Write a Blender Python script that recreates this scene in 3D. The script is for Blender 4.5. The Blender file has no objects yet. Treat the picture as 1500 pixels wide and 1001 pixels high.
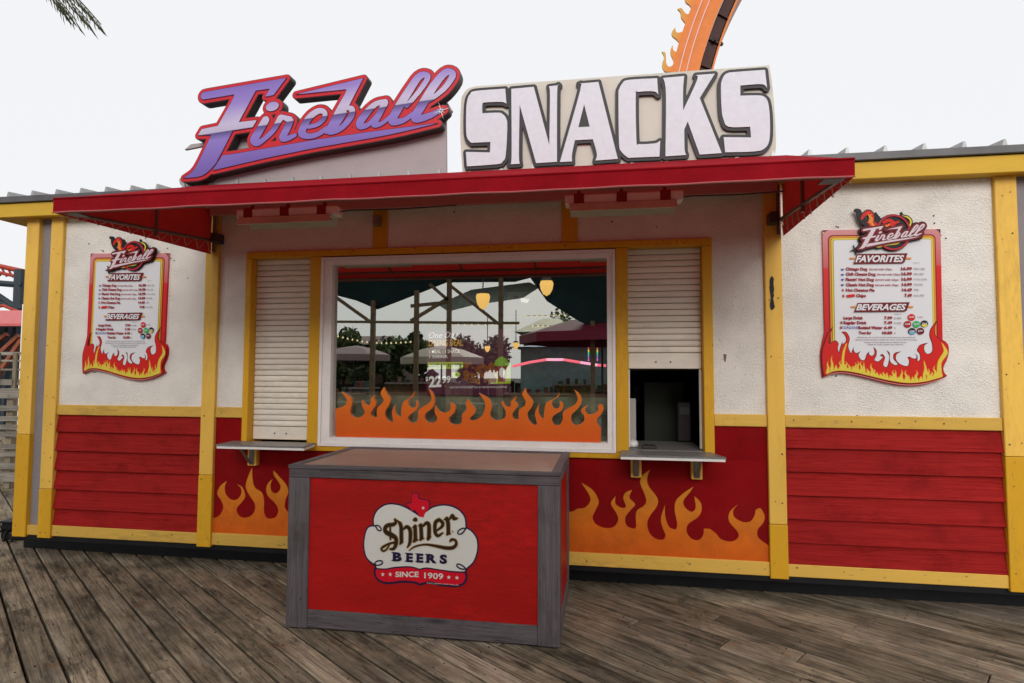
import bpy, bmesh, math, random
import numpy as np
from mathutils import Vector, Matrix
from mathutils.geometry import delaunay_2d_cdt
random.seed(7)
sc = bpy.context.scene
COL = sc.collection
# ------------------------------------------------------------------ camera, sky, sun, exposure
FOC, PITCH, YAW, ROLL = 855.0, 0.05268, 0.15805, 0.003475
CAM = np.array([0.0, -4.4, 1.6])
_F = np.array([-math.sin(YAW)*math.cos(PITCH), math.cos(YAW)*math.cos(PITCH), math.sin(PITCH)])
_R = np.array([math.cos(YAW), math.sin(YAW), 0.0]); _U = np.cross(_R, _F)
_R2 = _R*math.cos(ROLL)+_U*math.sin(ROLL); _U2 = -_R*math.sin(ROLL)+_U*math.cos(ROLL)
cd = bpy.data.cameras.new('camera'); cam = bpy.data.objects.new('camera', cd); COL.objects.link(cam)
m = Matrix(((_R2[0], _U2[0], -_F[0], CAM[0]), (_R2[1], _U2[1], -_F[1], CAM[1]), (_R2[2], _U2[2], -_F[2], CAM[2]), (0, 0, 0, 1)))
cam.matrix_world = m
cd.sensor_width = 36; cd.lens = FOC/1500*36; cd.clip_end = 2000; cd.clip_start = 0.05
sc.camera = cam
world = bpy.data.worlds.new('World'); sc.world = world; world.use_nodes = True
wn = world.node_tree.nodes; wl = world.node_tree.links
bg = wn['Background']
sky = wn.new('ShaderNodeTexSky'); sky.sky_type = 'NISHITA'; sky.sun_disc = False
SUN_EL, SUN_ROT = math.radians(24), math.radians(174)
sky.sun_elevation = SUN_EL; sky.sun_rotation = SUN_ROT; sky.dust_density = 4
mixw = wn.new('ShaderNodeMix'); mixw.data_type = 'RGBA'
mixw.inputs[0].default_value = 0.94                      # overcast deck over the clear sky
mixw.inputs[7].default_value = (9.6, 9.65, 9.85, 1)
wl.new(sky.outputs[0], mixw.inputs[6]); wl.new(mixw.outputs[2], bg.inputs[0]); bg.inputs[1].default_value = 0.077
sd = bpy.data.lights.new('sun', 'SUN'); sd.energy = 1.5; sd.angle = math.radians(32); sd.color = (1, .97, .92)
so = bpy.data.objects.new('sun', sd); COL.objects.link(so)
sdir = Vector((math.sin(SUN_ROT)*math.cos(SUN_EL), math.cos(SUN_ROT)*math.cos(SUN_EL), math.sin(SUN_EL)))
so.rotation_euler = sdir.to_track_quat('Z', 'Y').to_euler()
sc.view_settings.view_transform = 'Standard'; sc.view_settings.look = 'None'
sc.view_settings.exposure = 0.36; sc.view_settings.gamma = 1
# ------------------------------------------------------------------ helpers
def ray(px, py): return _F*FOC + _R2*(px-750) - _U2*(py-500.5)
def W(px, py, y=0.0):                                     # a point of the photograph on the plane at depth y
    d = ray(px, py); t = (y-CAM[1])/d[1]
    return (CAM[0]+d[0]*t, CAM[2]+d[2]*t)
def crop(ox, oy, s): return lambda x, y: (ox+x/s, oy+y/s)
def trace(pts, ox, oy, s, y):
    out = []
    for p in pts:
        q = W(ox+p[0]/s, oy+p[1]/s, y); out.append(q+((p[2],) if len(p) > 2 else ()))
    return out
WORG = {}
def org(p): return WORG.get(p.name, Vector((0, 0, 0))) if p else Vector((0, 0, 0))
def empty(name, loc, label=None, cat=None, group=None, parent=None):
    o = bpy.data.objects.new(name, None); COL.objects.link(o); loc = Vector(loc)
    o.empty_display_size = .2
    if parent: o.parent = parent; o.location = loc-org(parent)
    else: o.location = loc
    WORG[o.name] = loc
    tag(o, label, cat, group); return o
def tag(o, label=None, cat=None, group=None, kind=None):
    if label: o['label'] = label
    if cat: o['category'] = cat
    if group: o['group'] = group
    if kind: o['kind'] = kind
    return o
def O(name, verts, faces, mat, parent=None, label=None, cat=None, group=None, kind=None, smooth=False, origin=None, rot=None):
    vs = [Vector(v) for v in verts]
    if origin is None:
        mn = Vector((min(v.x for v in vs), min(v.y for v in vs), min(v.z for v in vs)))
        mx = Vector((max(v.x for v in vs), max(v.y for v in vs), max(v.z for v in vs)))
        origin = (mn+mx)/2
        if parent is None: origin.z = mn.z
    origin = Vector(origin)
    me = bpy.data.meshes.new(name); me.from_pydata([v-origin for v in vs], [], faces); me.update()
    if isinstance(mat, (list, tuple)):
        for m_ in mat: me.materials.append(m_)
    elif mat: me.materials.append(mat)
    if smooth:
        for p in me.polygons: p.use_smooth = True
    o = bpy.data.objects.new(name, me); COL.objects.link(o)
    if parent: o.parent = parent; o.location = origin-org(parent)
    else: o.location = origin
    WORG[o.name] = origin
    return tag(o, label, cat, group, kind)
def lerp_(a, b_, t): return a+(b_-a)*t
class MB:
    def __init__(s): s.v = []; s.f = []
    def add(s, v, f):
        b = len(s.v); s.v += [tuple(q) for q in v]; s.f += [tuple(i+b for i in g) for g in f]; return s
    def box(s, x0, x1, y0, y1, z0, z1, c=0.0):
        if x0 > x1: x0, x1 = x1, x0
        if y0 > y1: y0, y1 = y1, y0
        if z0 > z1: z0, z1 = z1, z0
        c = min(c, (x1-x0)*.3, (y1-y0)*.3, (z1-z0)*.3)
        if c <= 0:
            v = [(x, y, z) for x in (x0, x1) for y in (y0, y1) for z in (z0, z1)]
            return s.add(v, [(0, 1, 3, 2), (4, 6, 7, 5), (0, 4, 5, 1), (2, 3, 7, 6), (0, 2, 6, 4), (1, 5, 7, 3)])
        bm = bmesh.new(); bmesh.ops.create_cube(bm, size=1)
        for v in bm.verts: v.co = Vector(((x0+x1)/2+v.co.x*(x1-x0), (y0+y1)/2+v.co.y*(y1-y0), (z0+z1)/2+v.co.z*(z1-z0)))
        bmesh.ops.bevel(bm, geom=bm.edges[:], offset=c, segments=1, affect='EDGES')
        bm.verts.ensure_lookup_table(); bm.verts.index_update()
        s.add([v.co[:] for v in bm.verts], [tuple(v.index for v in f.verts) for f in bm.faces]); bm.free(); return s
    def tube(s, pts, r, n=8, r2=None):
        pts = [Vector(p) for p in pts]; k = len(pts); base = len(s.v); up = Vector((0, 0, 1))
        for i, p in enumerate(pts):
            d = (pts[min(i+1, k-1)]-pts[max(i-1, 0)]).normalized()
            a = d.cross(up); 
            if a.length < .05: a = d.cross(Vector((1, 0, 0)))
            a.normalize(); b = a.cross(d)
            rr = (r[i] if isinstance(r, (list, tuple)) else r if r2 is None else r+(r2-r)*i/(k-1))
            for j in range(n):
                t = 2*math.pi*j/n; s.v.append(tuple(p+a*(rr*math.cos(t))+b*(rr*math.sin(t))))
        for i in range(k-1):
            for j in range(n):
                s.f.append((base+i*n+j, base+i*n+(j+1) % n, base+(i+1)*n+(j+1) % n, base+(i+1)*n+j))
        s.f.append(tuple(base+j for j in range(n))[::-1]); s.f.append(tuple(base+(k-1)*n+j for j in range(n))); return s
    def bar(s, a, b, w, h):                                # square bar between two points
        a = Vector(a); b = Vector(b); d = (b-a).normalized(); u = d.cross(Vector((0, 0, 1)))
        if u.length < .05: u = d.cross(Vector((0, 1, 0)))
        u.normalize(); v = u.cross(d)
        q = [p+u*sx*w/2+v*sy*h/2 for p in (a, b) for sx, sy in ((-1, -1), (1, -1), (1, 1), (-1, 1))]
        return s.add(q, [(0, 1, 2, 3), (7, 6, 5, 4), (0, 4, 5, 1), (1, 5, 6, 2), (2, 6, 7, 3), (3, 7, 4, 0)])
    def lathe(s, cx, cy, prof, n=16):
        b = len(s.v)
        for r, z in prof:
            for j in range(n): s.v.append((cx+r*math.cos(2*math.pi*j/n), cy+r*math.sin(2*math.pi*j/n), z))
        for i in range(len(prof)-1):
            for j in range(n): s.f.append((b+i*n+j, b+i*n+(j+1) % n, b+(i+1)*n+(j+1) % n, b+(i+1)*n+j))
        return s
    def obj(s, name, mat, parent=None, **k): return O(name, s.v, s.f, mat, parent, **k)
def box(name, x0, x1, y0, y1, z0, z1, mat, parent=None, c=.004, **k):
    return MB().box(x0, x1, y0, y1, z0, z1, c).obj(name, mat, parent, **k)
def smooth_path(pts, n=6, closed=True):
    """Catmull-Rom through points, sharp where a point carries a third value"""
    P = [(p[0], p[1]) for p in pts]; C = [len(p) > 2 for p in pts]; N = len(P); out = []
    for i in range(N if closed else N-1):
        j = (i+1) % N; p1, p2 = P[i], P[j]
        p0 = P[i-1] if (i > 0 or closed) else p1; p3 = P[(j+1) % N] if (closed or j+1 < N) else p2
        if C[i]: p0 = (2*p1[0]-p2[0], 2*p1[1]-p2[1]); p0 = ((p0[0]+p1[0])/2, (p0[1]+p1[1])/2)
        if C[j]: p3 = ((3*p2[0]-p1[0])/2, (3*p2[1]-p1[1])/2)
        for k in range(n):
            t = k/n; a = -.5*t+t*t-.5*t**3; b = 1-2.5*t*t+1.5*t**3; c = .5*t+2*t*t-1.5*t**3; d = -.5*t*t+.5*t**3
            out.append((a*p0[0]+b*p1[0]+c*p2[0]+d*p3[0], a*p0[1]+b*p1[1]+c*p2[1]+d*p3[1]))
    if not closed: out.append(P[-1])
    return out
def plate_geo(loops, y0, y1):
    """closed loops (outer rings and holes) in x,z -> solid plate, front at y0 (towards the viewer), back at y1"""
    loops = [[(p[0], p[1]) for p in l] for l in loops]
    clean = []
    for l in loops:
        q = []
        for p in l:
            if not q or (abs(p[0]-q[-1][0])+abs(p[1]-q[-1][1])) > 1e-6: q.append(p)
        if len(q) > 2: clean.append(q)
    loops = clean
    flat = [p for l in loops for p in l]; n = len(flat); edges = []; b = 0
    for l in loops:
        k = len(l); edges += [(b+i, b+(i+1) % k) for i in range(k)]; b += k
    cv, _, cf, _, _, _ = delaunay_2d_cdt([Vector(p) for p in flat], edges, [], 0, 1e-7, False)
    nc = len(cv); v = [(p[0], y0, p[1]) for p in cv]; f = []
    if y1 is not None: v += [(p[0], y1, p[1]) for p in cv]
    if cf:                                                # keep the triangles whose centre is inside by the even-odd rule
        T_ = np.array([[cv[i][:2] for i in t[:3]] for t in cf]).mean(1); pa_ = np.array([flat[e[0]] for e in edges]); pb2 = np.array([flat[e[1]] for e in edges])
        zz = T_[:, 1][:, None]; dz = pb2[:, 1]-pa_[:, 1]; dz = np.where(np.abs(dz) < 1e-12, 1e-12, dz)
        cr_ = ((pa_[:, 1] > zz) != (pb2[:, 1] > zz)) & (T_[:, 0][:, None] < (pb2[:, 0]-pa_[:, 0])*(zz-pa_[:, 1])/dz+pa_[:, 0])
        keep = cr_.sum(1) % 2 == 1
    else: keep = []
    for t, kp in zip(cf, keep):
        if not kp: continue
        a, b_, c = (cv[i] for i in t[:3]); cr = (b_[0]-a[0])*(c[1]-a[1])-(b_[1]-a[1])*(c[0]-a[0])
        t = tuple(t) if cr > 0 else tuple(t)[::-1]
        f.append(t)
        if y1 is not None: f.append(tuple(i+nc for i in t[::-1]))
    if y1 is not None: v += [(p[0], y0, p[1]) for p in flat]+[(p[0], y1, p[1]) for p in flat]
    if y1 is not None:
        b = 2*nc
        for l in loops:
            k = len(l)
            for i in range(k):
                j = (i+1) % k; f.append((b+i, b+i+n, b+j+n, b+j))
            b += k
    return v, f
def plate(name, loops, y0, y1, mat, parent=None, **k):
    v, f = plate_geo(loops, y0, y1); return O(name, v, f, mat, parent, **k)
# ---- signed distance fields, so that outlines grow evenly round lettering as on a cut-out sign
def sdf_poly(poly, X, Z):
    d = np.full(X.shape, 1e9); inside = np.zeros(X.shape, bool); n = len(poly)
    for i in range(n):
        ax, az = poly[i][0], poly[i][1]; bx, bz = poly[(i+1) % n][0], poly[(i+1) % n][1]
        ex, ez = bx-ax, bz-az; L = ex*ex+ez*ez
        if L < 1e-14: continue
        t = np.clip(((X-ax)*ex+(Z-az)*ez)/L, 0, 1)
        d = np.minimum(d, (X-ax-t*ex)**2+(Z-az-t*ez)**2)
        if abs(ez) > 1e-12:
            cond = ((az > Z) != (bz > Z)) & (X < (bx-ax)*(Z-az)/ez+ax); inside ^= cond
    d = np.sqrt(d); return np.where(inside, -d, d)
def sdf_stroke(path, X, Z):
    d = np.full(X.shape, 1e9)
    for (ax, az, ar), (bx, bz, br) in zip(path[:-1], path[1:]):
        ex, ez = bx-ax, bz-az; L = ex*ex+ez*ez+1e-14
        t = np.clip(((X-ax)*ex+(Z-az)*ez)/L, 0, 1)
        d = np.minimum(d, np.sqrt((X-ax-t*ex)**2+(Z-az-t*ez)**2)-(ar+(br-ar)*t))
    return d
def smooth_stroke(path, n=4):
    xy = smooth_path([(p[0], p[1]) for p in path], n, False); out = []
    for i, p in enumerate(xy):
        t = i/n; k = min(int(t), len(path)-2); u = t-k
        out.append((p[0], p[1], path[k][2]*(1-u)+path[k+1][2]*u))
    return out
def contours(Fd, xs, zs, level):
    """marching squares -> closed loops"""
    A = Fd-level; A = np.where(np.abs(A) < 1e-9, 1e-9, A); ins = A < 0; H, Wd = A.shape
    ins[0, :] = ins[-1, :] = False; ins[:, 0] = ins[:, -1] = False; A = np.where(ins, A, np.abs(A))
    segs = {}
    c = (ins[:-1, :-1].astype(int)+2*ins[:-1, 1:]+4*ins[1:, 1:]+8*ins[1:, :-1])
    T = {1: [('l', 'b')], 2: [('b', 'r')], 3: [('l', 'r')], 4: [('r', 't')], 5: [('l', 't'), ('r', 'b')], 6: [('b', 't')], 7: [('l', 't')],
         8: [('t', 'l')], 9: [('t', 'b')], 10: [('t', 'r'), ('b', 'l')], 11: [('t', 'r')], 12: [('r', 'l')], 13: [('r', 'b')], 14: [('b', 'l')]}
    def key(i, j, e):
        return {'b': (i, j, 0), 't': (i+1, j, 0), 'l': (i, j, 1), 'r': (i, j+1, 1)}[e]
    for i, j in zip(*np.nonzero((c > 0) & (c < 15))):
        for a, b in T[int(c[i, j])]: segs[key(i, j, a)] = key(i, j, b)
    loops = []
    def pt(k):
        i, j, h = k
        if h == 0: t = A[i, j]/(A[i, j]-A[i, j+1]); return (xs[j]+t*(xs[j+1]-xs[j]), zs[i])
        t = A[i, j]/(A[i, j]-A[i+1, j]); return (xs[j], zs[i]+t*(zs[i+1]-zs[i]))
    while segs:
        s, e = segs.popitem(); ks = [s]
        while e in segs: ks.append(e); e = segs.pop(e)
        l = [pt(k) for k in ks]
        if len(l) > 8: loops.append(l)
    return loops
def simplify(l, eps):
    """Douglas-Peucker on a closed loop"""
    def dp(a):
        if len(a) < 3: return a
        (x0, z0), (x1, z1) = a[0], a[-1]; L = math.hypot(x1-x0, z1-z0)+1e-12; P = np.array(a)
        d = np.abs((x1-x0)*(P[:, 1]-z0)-(z1-z0)*(P[:, 0]-x0))/L; k = int(d.argmax())
        if d[k] < eps: return [a[0], a[-1]]
        return dp(a[:k+1])[:-1]+dp(a[k:])
    h = len(l)//2
    return dp(l[:h+1])[:-1]+dp(l[h:]+[l[0]])[:-1]
def grid(x0, x1, z0, z1, res):
    xs = np.arange(x0, x1+res, res); zs = np.arange(z0, z1+res, res); X, Z = np.meshgrid(xs, zs); return xs, zs, X, Z
def iso(Fd, xs, zs, level, eps=.0008): return [simplify(l, eps) for l in contours(Fd, xs, zs, level)]
# ---- flat lettering with the built-in font
_capcache = {}
def text_mesh(s, bold=0.0, shear=0.0, spacing=1.0):
    cu = bpy.data.curves.new('t', 'FONT'); cu.body = s; cu.size = 1; cu.offset = bold; cu.shear = shear; cu.space_character = spacing; cu.resolution_u = 3
    o = bpy.data.objects.new('t', cu); me = bpy.data.meshes.new_from_object(o); bpy.data.objects.remove(o)
    v = [tuple(q.co) for q in me.vertices]; f = [tuple(p.vertices) for p in me.polygons]; bpy.data.meshes.remove(me); return v, f
def text_geo(s, x0, x1, zb, cap, y, bold=0.012, shear=0.0, slope=0.0):
    """a word from x0 to x1 on baseline zb with capital height cap"""
    k = ('H', bold)
    if k not in _capcache:
        v, f = text_mesh('H', bold); _capcache[k] = max(p[1] for p in v)
    v, f = text_mesh(s, bold, shear); mnx = min(p[0] for p in v); mxx = max(p[0] for p in v)
    sx = (x1-x0)/max(mxx-mnx, 1e-6); sz = cap/_capcache[k]
    return [(x0+(p[0]-mnx)*sx, y, zb+p[1]*sz+slope*(p[0]-mnx)*sx) for p in v], f
# ------------------------------------------------------------------ materials
def new_mat(name):
    mt = bpy.data.materials.new(name); mt.use_nodes = True; nt = mt.node_tree
    return mt, nt.nodes, nt.links, nt.nodes['Principled BSDF']
def mat(name, col, rough=.6, var=.0, vscale=6, dirt=0.0, dscale=3, dcol=(.05, .04, .03), bump=0.0, bscale=60, stretch=(1, 1, 1), metal=0, spec=.2,
        specks=0.0, grad=None, coat=0, chips=0.0, bdist=.01, rnd=0.0, emit=None):
    mt, n, l, b = new_mat(name)
    b.inputs['Roughness'].default_value = rough; b.inputs['Metallic'].default_value = metal
    b.inputs['Specular IOR Level'].default_value = spec; b.inputs['Coat Weight'].default_value = coat
    tc = n.new('ShaderNodeTexCoord'); mp = n.new('ShaderNodeMapping'); oi = n.new('ShaderNodeObjectInfo')
    va = n.new('ShaderNodeVectorMath'); va.operation = 'MULTIPLY_ADD'; va.inputs[1].default_value = (37, 53, 71)
    cb = n.new('ShaderNodeCombineXYZ')
    for i in range(3): l.new(oi.outputs['Random'], cb.inputs[i])
    l.new(cb.outputs[0], va.inputs[0]); l.new(tc.outputs['Object'], va.inputs[2])
    l.new(va.outputs[0], mp.inputs[0]); mp.inputs['Scale'].default_value = stretch
    vec = mp.outputs[0]
    def noise(sc_, det=4, ro=.6, v=vec):
        q = n.new('ShaderNodeTexNoise'); q.inputs['Scale'].default_value = sc_; q.inputs['Detail'].default_value = det; q.inputs['Roughness'].default_value = ro
        l.new(v, q.inputs['Vector']); return q.outputs['Fac']
    def mixc(fac, a, c2, mode='MIX'):
        q = n.new('ShaderNodeMix'); q.data_type = 'RGBA'; q.blend_type = mode
        if isinstance(fac, float): q.inputs[0].default_value = fac
        else: l.new(fac, q.inputs[0])
        for i, s_ in ((6, a), (7, c2)):
            if isinstance(s_, tuple): q.inputs[i].default_value = (*s_[:3], 1)
            else: l.new(s_, q.inputs[i])
        return q.outputs[2]
    def ramp(fac, a, b_):
        q = n.new('ShaderNodeMapRange'); q.inputs[1].default_value = a; q.inputs[2].default_value = b_; q.clamp = True; l.new(fac, q.inputs[0]); return q.outputs[0]
    def mul(fac, k):
        q = n.new('ShaderNodeMath'); q.operation = 'MULTIPLY'; l.new(fac, q.inputs[0])
        if isinstance(k, float): q.inputs[1].default_value = k
        else: l.new(k, q.inputs[1])
        return q.outputs[0]
    c = tuple(col)
    if grad:                                              # painted fade along z: (low z, high z, stops) in world metres relative to object
        sp = n.new('ShaderNodeSeparateXYZ'); gm = n.new('ShaderNodeMapRange'); l.new(tc.outputs['Object'], sp.inputs[0])
        ax = grad.get('axis')
        if ax:
            dp = n.new('ShaderNodeVectorMath'); dp.operation = 'DOT_PRODUCT'; dp.inputs[1].default_value = ax; l.new(tc.outputs['Object'], dp.inputs[0]); src = dp.outputs['Value']
        else: src = sp.outputs[2]
        gm.inputs[1].default_value = grad['lo']; gm.inputs[2].default_value = grad['hi']; l.new(src, gm.inputs[0])
        cr = n.new('ShaderNodeValToRGB'); st = grad['stops']
        while len(cr.color_ramp.elements) < len(st): cr.color_ramp.elements.new(.5)
        for e_, (p_, c_) in zip(cr.color_ramp.elements, st): e_.position = p_; e_.color = (*c_, 1)
        l.new(gm.outputs[0], cr.inputs[0]); c = cr.outputs[0]
    if rnd:
        q = n.new('ShaderNodeMapRange'); q.inputs[3].default_value = 1-rnd; q.inputs[4].default_value = 1+rnd; l.new(oi.outputs['Random'], q.inputs[0])
        cc = n.new('ShaderNodeCombineXYZ'); [l.new(q.outputs[0], cc.inputs[i]) for i in range(3)]
        c = mixc(1.0, c, cc.outputs[0], 'MULTIPLY')
    if var:
        nz = ramp(noise(vscale), .3, .7)
        q = n.new('ShaderNodeMapRange'); q.inputs[3].default_value = 1-var; q.inputs[4].default_value = 1+var*.5; l.new(nz, q.inputs[0])
        cc = n.new('ShaderNodeCombineXYZ'); [l.new(q.outputs[0], cc.inputs[i]) for i in range(3)]
        c = mixc(1.0, c, cc.outputs[0], 'MULTIPLY')
    if dirt:
        c = mixc(mul(mul(ramp(noise(dscale, 8, .7), .45, .75), ramp(noise(dscale*14, 4), .35, .65)), dirt), c, dcol)
    if specks:                                            # nail heads and pinholes
        vo = n.new('ShaderNodeTexVoronoi'); vo.inputs['Scale'].default_value = 9; l.new(tc.outputs['Object'], vo.inputs['Vector'])
        c = mixc(mul(ramp(vo.outputs['Distance'], .045, .03), specks), c, (.05, .03, .02))
    if chips:
        c = mixc(mul(ramp(noise(30, 6, .8), .645, .66), chips), c, (.12, .09, .07))
    if isinstance(c, tuple): b.inputs['Base Color'].default_value = (*c[:3], 1)
    else: l.new(c, b.inputs['Base Color'])
    if bump:
        bp = n.new('ShaderNodeBump'); bp.inputs['Strength'].default_value = bump; bp.inputs['Distance'].default_value = bdist
        l.new(noise(bscale, 5, .6), bp.inputs['Height']); l.new(bp.outputs[0], b.inputs['Normal'])
    if emit: b.inputs['Emission Color'].default_value = (*emit[0], 1); b.inputs['Emission Strength'].default_value = emit[1]
    return mt
def wood_mat(name, base, dark, along='x', crack=.8, lichen=0.0, scale=1.0, rnd=.28, rough=.85, knots=True, fine=1.0, deck=False):
    mt, n, l, b = new_mat(name); b.inputs['Roughness'].default_value = rough; b.inputs['Specular IOR Level'].default_value = .06
    tc = n.new('ShaderNodeTexCoord'); oi = n.new('ShaderNodeObjectInfo')
    cb = n.new('ShaderNodeCombineXYZ')
    for i in range(3): l.new(oi.outputs['Random'], cb.inputs[i])
    va = n.new('ShaderNodeVectorMath'); va.operation = 'MULTIPLY_ADD'; va.inputs[1].default_value = (91, 47, 23); l.new(cb.outputs[0], va.inputs[0]); l.new(tc.outputs['Object'], va.inputs[2])
    def mp(s):
        q = n.new('ShaderNodeMapping'); q.inputs['Scale'].default_value = s; l.new(va.outputs[0], q.inputs[0]); return q.outputs[0]
    def ax(a, c): return {'x': (a, c, c), 'y': (c, a, c), 'z': (c, c, a)}[along]
    def noise(v, s, det=4, ro=.6, dist=0):
        q = n.new('ShaderNodeTexNoise'); q.inputs['Scale'].default_value = s; q.inputs['Detail'].default_value = det; q.inputs['Roughness'].default_value = ro; q.inputs['Distortion'].default_value = dist
        l.new(v, q.inputs['Vector']); return q.outputs['Fac']
    def rg(f, a, c, lo=0, hi=1):
        q = n.new('ShaderNodeMapRange'); q.inputs[1].default_value = a; q.inputs[2].default_value = c; q.inputs[3].default_value = lo; q.inputs[4].default_value = hi; l.new(f, q.inputs[0]); return q.outputs[0]
    def mx(f, a, c, mode='MIX'):
        q = n.new('ShaderNodeMix'); q.data_type = 'RGBA'; q.blend_type = mode
        if isinstance(f, float): q.inputs[0].default_value = f
        else: l.new(f, q.inputs[0])
        for i, s_ in ((6, a), (7, c)):
            if isinstance(s_, tuple): q.inputs[i].default_value = (*s_[:3], 1)
            else: l.new(s_, q.inputs[i])
        return q.outputs[2]
    def M(op, a, c):
        q = n.new('ShaderNodeMath'); q.operation = op
        for i, s_ in ((0, a), (1, c)):
            if isinstance(s_, (int, float)): q.inputs[i].default_value = s_
            else: l.new(s_, q.inputs[i])
        return q.outputs[0]
    grain = noise(mp(ax(1.6*scale, 55*scale)), 1, 8, .75, .6)
    fineg = noise(mp(ax(4*scale, 190*scale)), 1, 3, .6)
    broad = noise(va.outputs[0], 3.2*scale, 5, .65)
    c = mx(rg(grain, .34, .66), dark, base)
    c = mx(M('MULTIPLY', rg(fineg, .45, .25), .45*fine), c, tuple(x*.35 for x in dark))
    c = mx(rg(broad, .5, .72, 0, .55), c, tuple(x*.55 for x in dark))
    crk = rg(noise(mp(ax(.9*scale, 30*scale)), 1, 2, .5, 1.2), .5, .512)
    crk2 = rg(noise(mp(ax(.9*scale, 30*scale)), 1, 2, .5, 1.2), .512, .524, 1, 0)
    ck = M('MULTIPLY', M('MULTIPLY', crk, crk2), rg(noise(va.outputs[0], 2.1, 2), .42, .6))
    c = mx(M('MULTIPLY', ck, crack), c, (.012, .01, .008))
    if knots:
        vo = n.new('ShaderNodeTexVoronoi'); vo.inputs['Scale'].default_value = 1; l.new(mp(ax(1.6, 5.2)), vo.inputs['Vector'])
        c = mx(rg(vo.outputs['Distance'], .16, .06, 0, .7), c, tuple(x*.4 for x in dark))
    if lichen: c = mx(rg(noise(va.outputs[0], 1.3, 4, .6), .5, .7, 0, lichen), c, (.085, .085, .06))
    if deck:                                              # foot wear, damp stains and lichen that run across boards
        geo = n.new('ShaderNodeNewGeometry')
        def wn_(s, det, ro): return noise(geo.outputs['Position'], s, det, ro, .5)
        c = mx(rg(wn_(.8, 3, .6), .42, .6, 0, .75), c, mx(1.0, c, (.72, .74, .80), 'MULTIPLY'))
        c = mx(rg(wn_(2.6, 7, .72), .50, .66, 0, .5), c, (.035, .030, .022))
        c = mx(rg(noise(mp(ax(.9, 5)), 2, 7, .7), .50, .64, 0, .75), c, (.030, .026, .020))
        c = mx(M('MULTIPLY', rg(noise(mp(ax(.7, 4)), 1.6, 4, .6), .52, .66, 0, .75), rg(grain, .4, .6)), c, (.42, .35, .27))
        c = mx(rg(noise(mp(ax(2.5, 26)), 2, 7, .75, .8), .52, .62, 0, .38), c, (.028, .022, .016))
        c = mx(rg(wn_(5.5, 4, .7), .60, .70, 0, .45), c, (.20, .09, .035))
    q = rg(oi.outputs['Random'], 0, 1, 1-rnd, 1+rnd); cc = n.new('ShaderNodeCombineXYZ'); [l.new(q, cc.inputs[i]) for i in range(3)]
    c = mx(1.0, c, cc.outputs[0], 'MULTIPLY')
    l.new(c, b.inputs['Base Color'])
    h = M('SUBTRACT', M('ADD', grain, M('MULTIPLY', fineg, .5)), M('MULTIPLY', ck, 1.5))
    bp = n.new('ShaderNodeBump'); bp.inputs['Strength'].default_value = .55; bp.inputs['Distance'].default_value = .004; l.new(h, bp.inputs['Height']); l.new(bp.outputs[0], b.inputs['Normal'])
    return mt
def stucco_mat(name, col):
    mt, n, l, b = new_mat(name); b.inputs['Roughness'].default_value = .8; b.inputs['Specular IOR Level'].default_value = .25
    tc = n.new('ShaderNodeTexCoord'); g = n.new('ShaderNodeNewGeometry')
    a = n.new('ShaderNodeTexNoise'); a.inputs['Scale'].default_value = 92; a.inputs['Detail'].default_value = 1; a.inputs['Distortion'].default_value = 0; l.new(g.outputs['Position'], a.inputs['Vector'])
    m1 = n.new('ShaderNodeMapRange'); m1.inputs[1].default_value = .44; m1.inputs[2].default_value = .6; m1.interpolation_type = 'SMOOTHSTEP'; l.new(a.outputs['Fac'], m1.inputs[0])
    c2 = n.new('ShaderNodeTexNoise'); c2.inputs['Scale'].default_value = 5; c2.inputs['Detail'].default_value = 2; l.new(g.outputs['Position'], c2.inputs['Vector'])
    m2 = n.new('ShaderNodeMapRange'); m2.inputs[1].default_value = .38; m2.inputs[2].default_value = .56; m2.inputs[3].default_value = .4; l.new(c2.outputs['Fac'], m2.inputs[0])
    mu = n.new('ShaderNodeMath'); mu.operation = 'MULTIPLY'; l.new(m1.outputs[0], mu.inputs[0]); l.new(m2.outputs[0], mu.inputs[1])
    bp = n.new('ShaderNodeBump'); bp.inputs['Strength'].default_value = .7; bp.inputs['Distance'].default_value = .0055; l.new(mu.outputs[0], bp.inputs['Height']); l.new(bp.outputs[0], b.inputs['Normal'])
    d = n.new('ShaderNodeTexNoise'); d.inputs['Scale'].default_value = 2.2; d.inputs['Detail'].default_value = 7; d.inputs['Roughness'].default_value = .7; l.new(g.outputs['Position'], d.inputs['Vector'])
    cr = n.new('ShaderNodeValToRGB'); cr.color_ramp.elements[0].position = .35; cr.color_ramp.elements[0].color = (*[x*.88 for x in col], 1)
    cr.color_ramp.elements[1].position = .65; cr.color_ramp.elements[1].color = (*col, 1); l.new(d.outputs['Fac'], cr.inputs[0])
    # scattered dark pits and fastener marks
    vo = n.new('ShaderNodeTexVoronoi'); vo.inputs['Scale'].default_value = 4.5; l.new(g.outputs['Position'], vo.inputs['Vector'])
    mr = n.new('ShaderNodeMapRange'); mr.inputs[1].default_value = .04; mr.inputs[2].default_value = .025; l.new(vo.outputs['Distance'], mr.inputs[0])
    mx = n.new('ShaderNodeMix'); mx.data_type = 'RGBA'; l.new(mr.outputs[0], mx.inputs[0]); l.new(cr.outputs[0], mx.inputs[6]); mx.inputs[7].default_value = (.12, .09, .07, 1)
    l.new(mx.outputs[2], b.inputs['Base Color']); return mt
M_ = {}
M_['stucco'] = stucco_mat('cream_stucco', (.83, .78, .72))
M_['yel'] = mat('faded_yellow_paint', (.80, .48, .085), .5, var=.12, vscale=3, dirt=.35, dscale=2.5, bump=.12, bscale=25, stretch=(1, 1, .25), specks=.8, chips=.5, rnd=.08)
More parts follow.
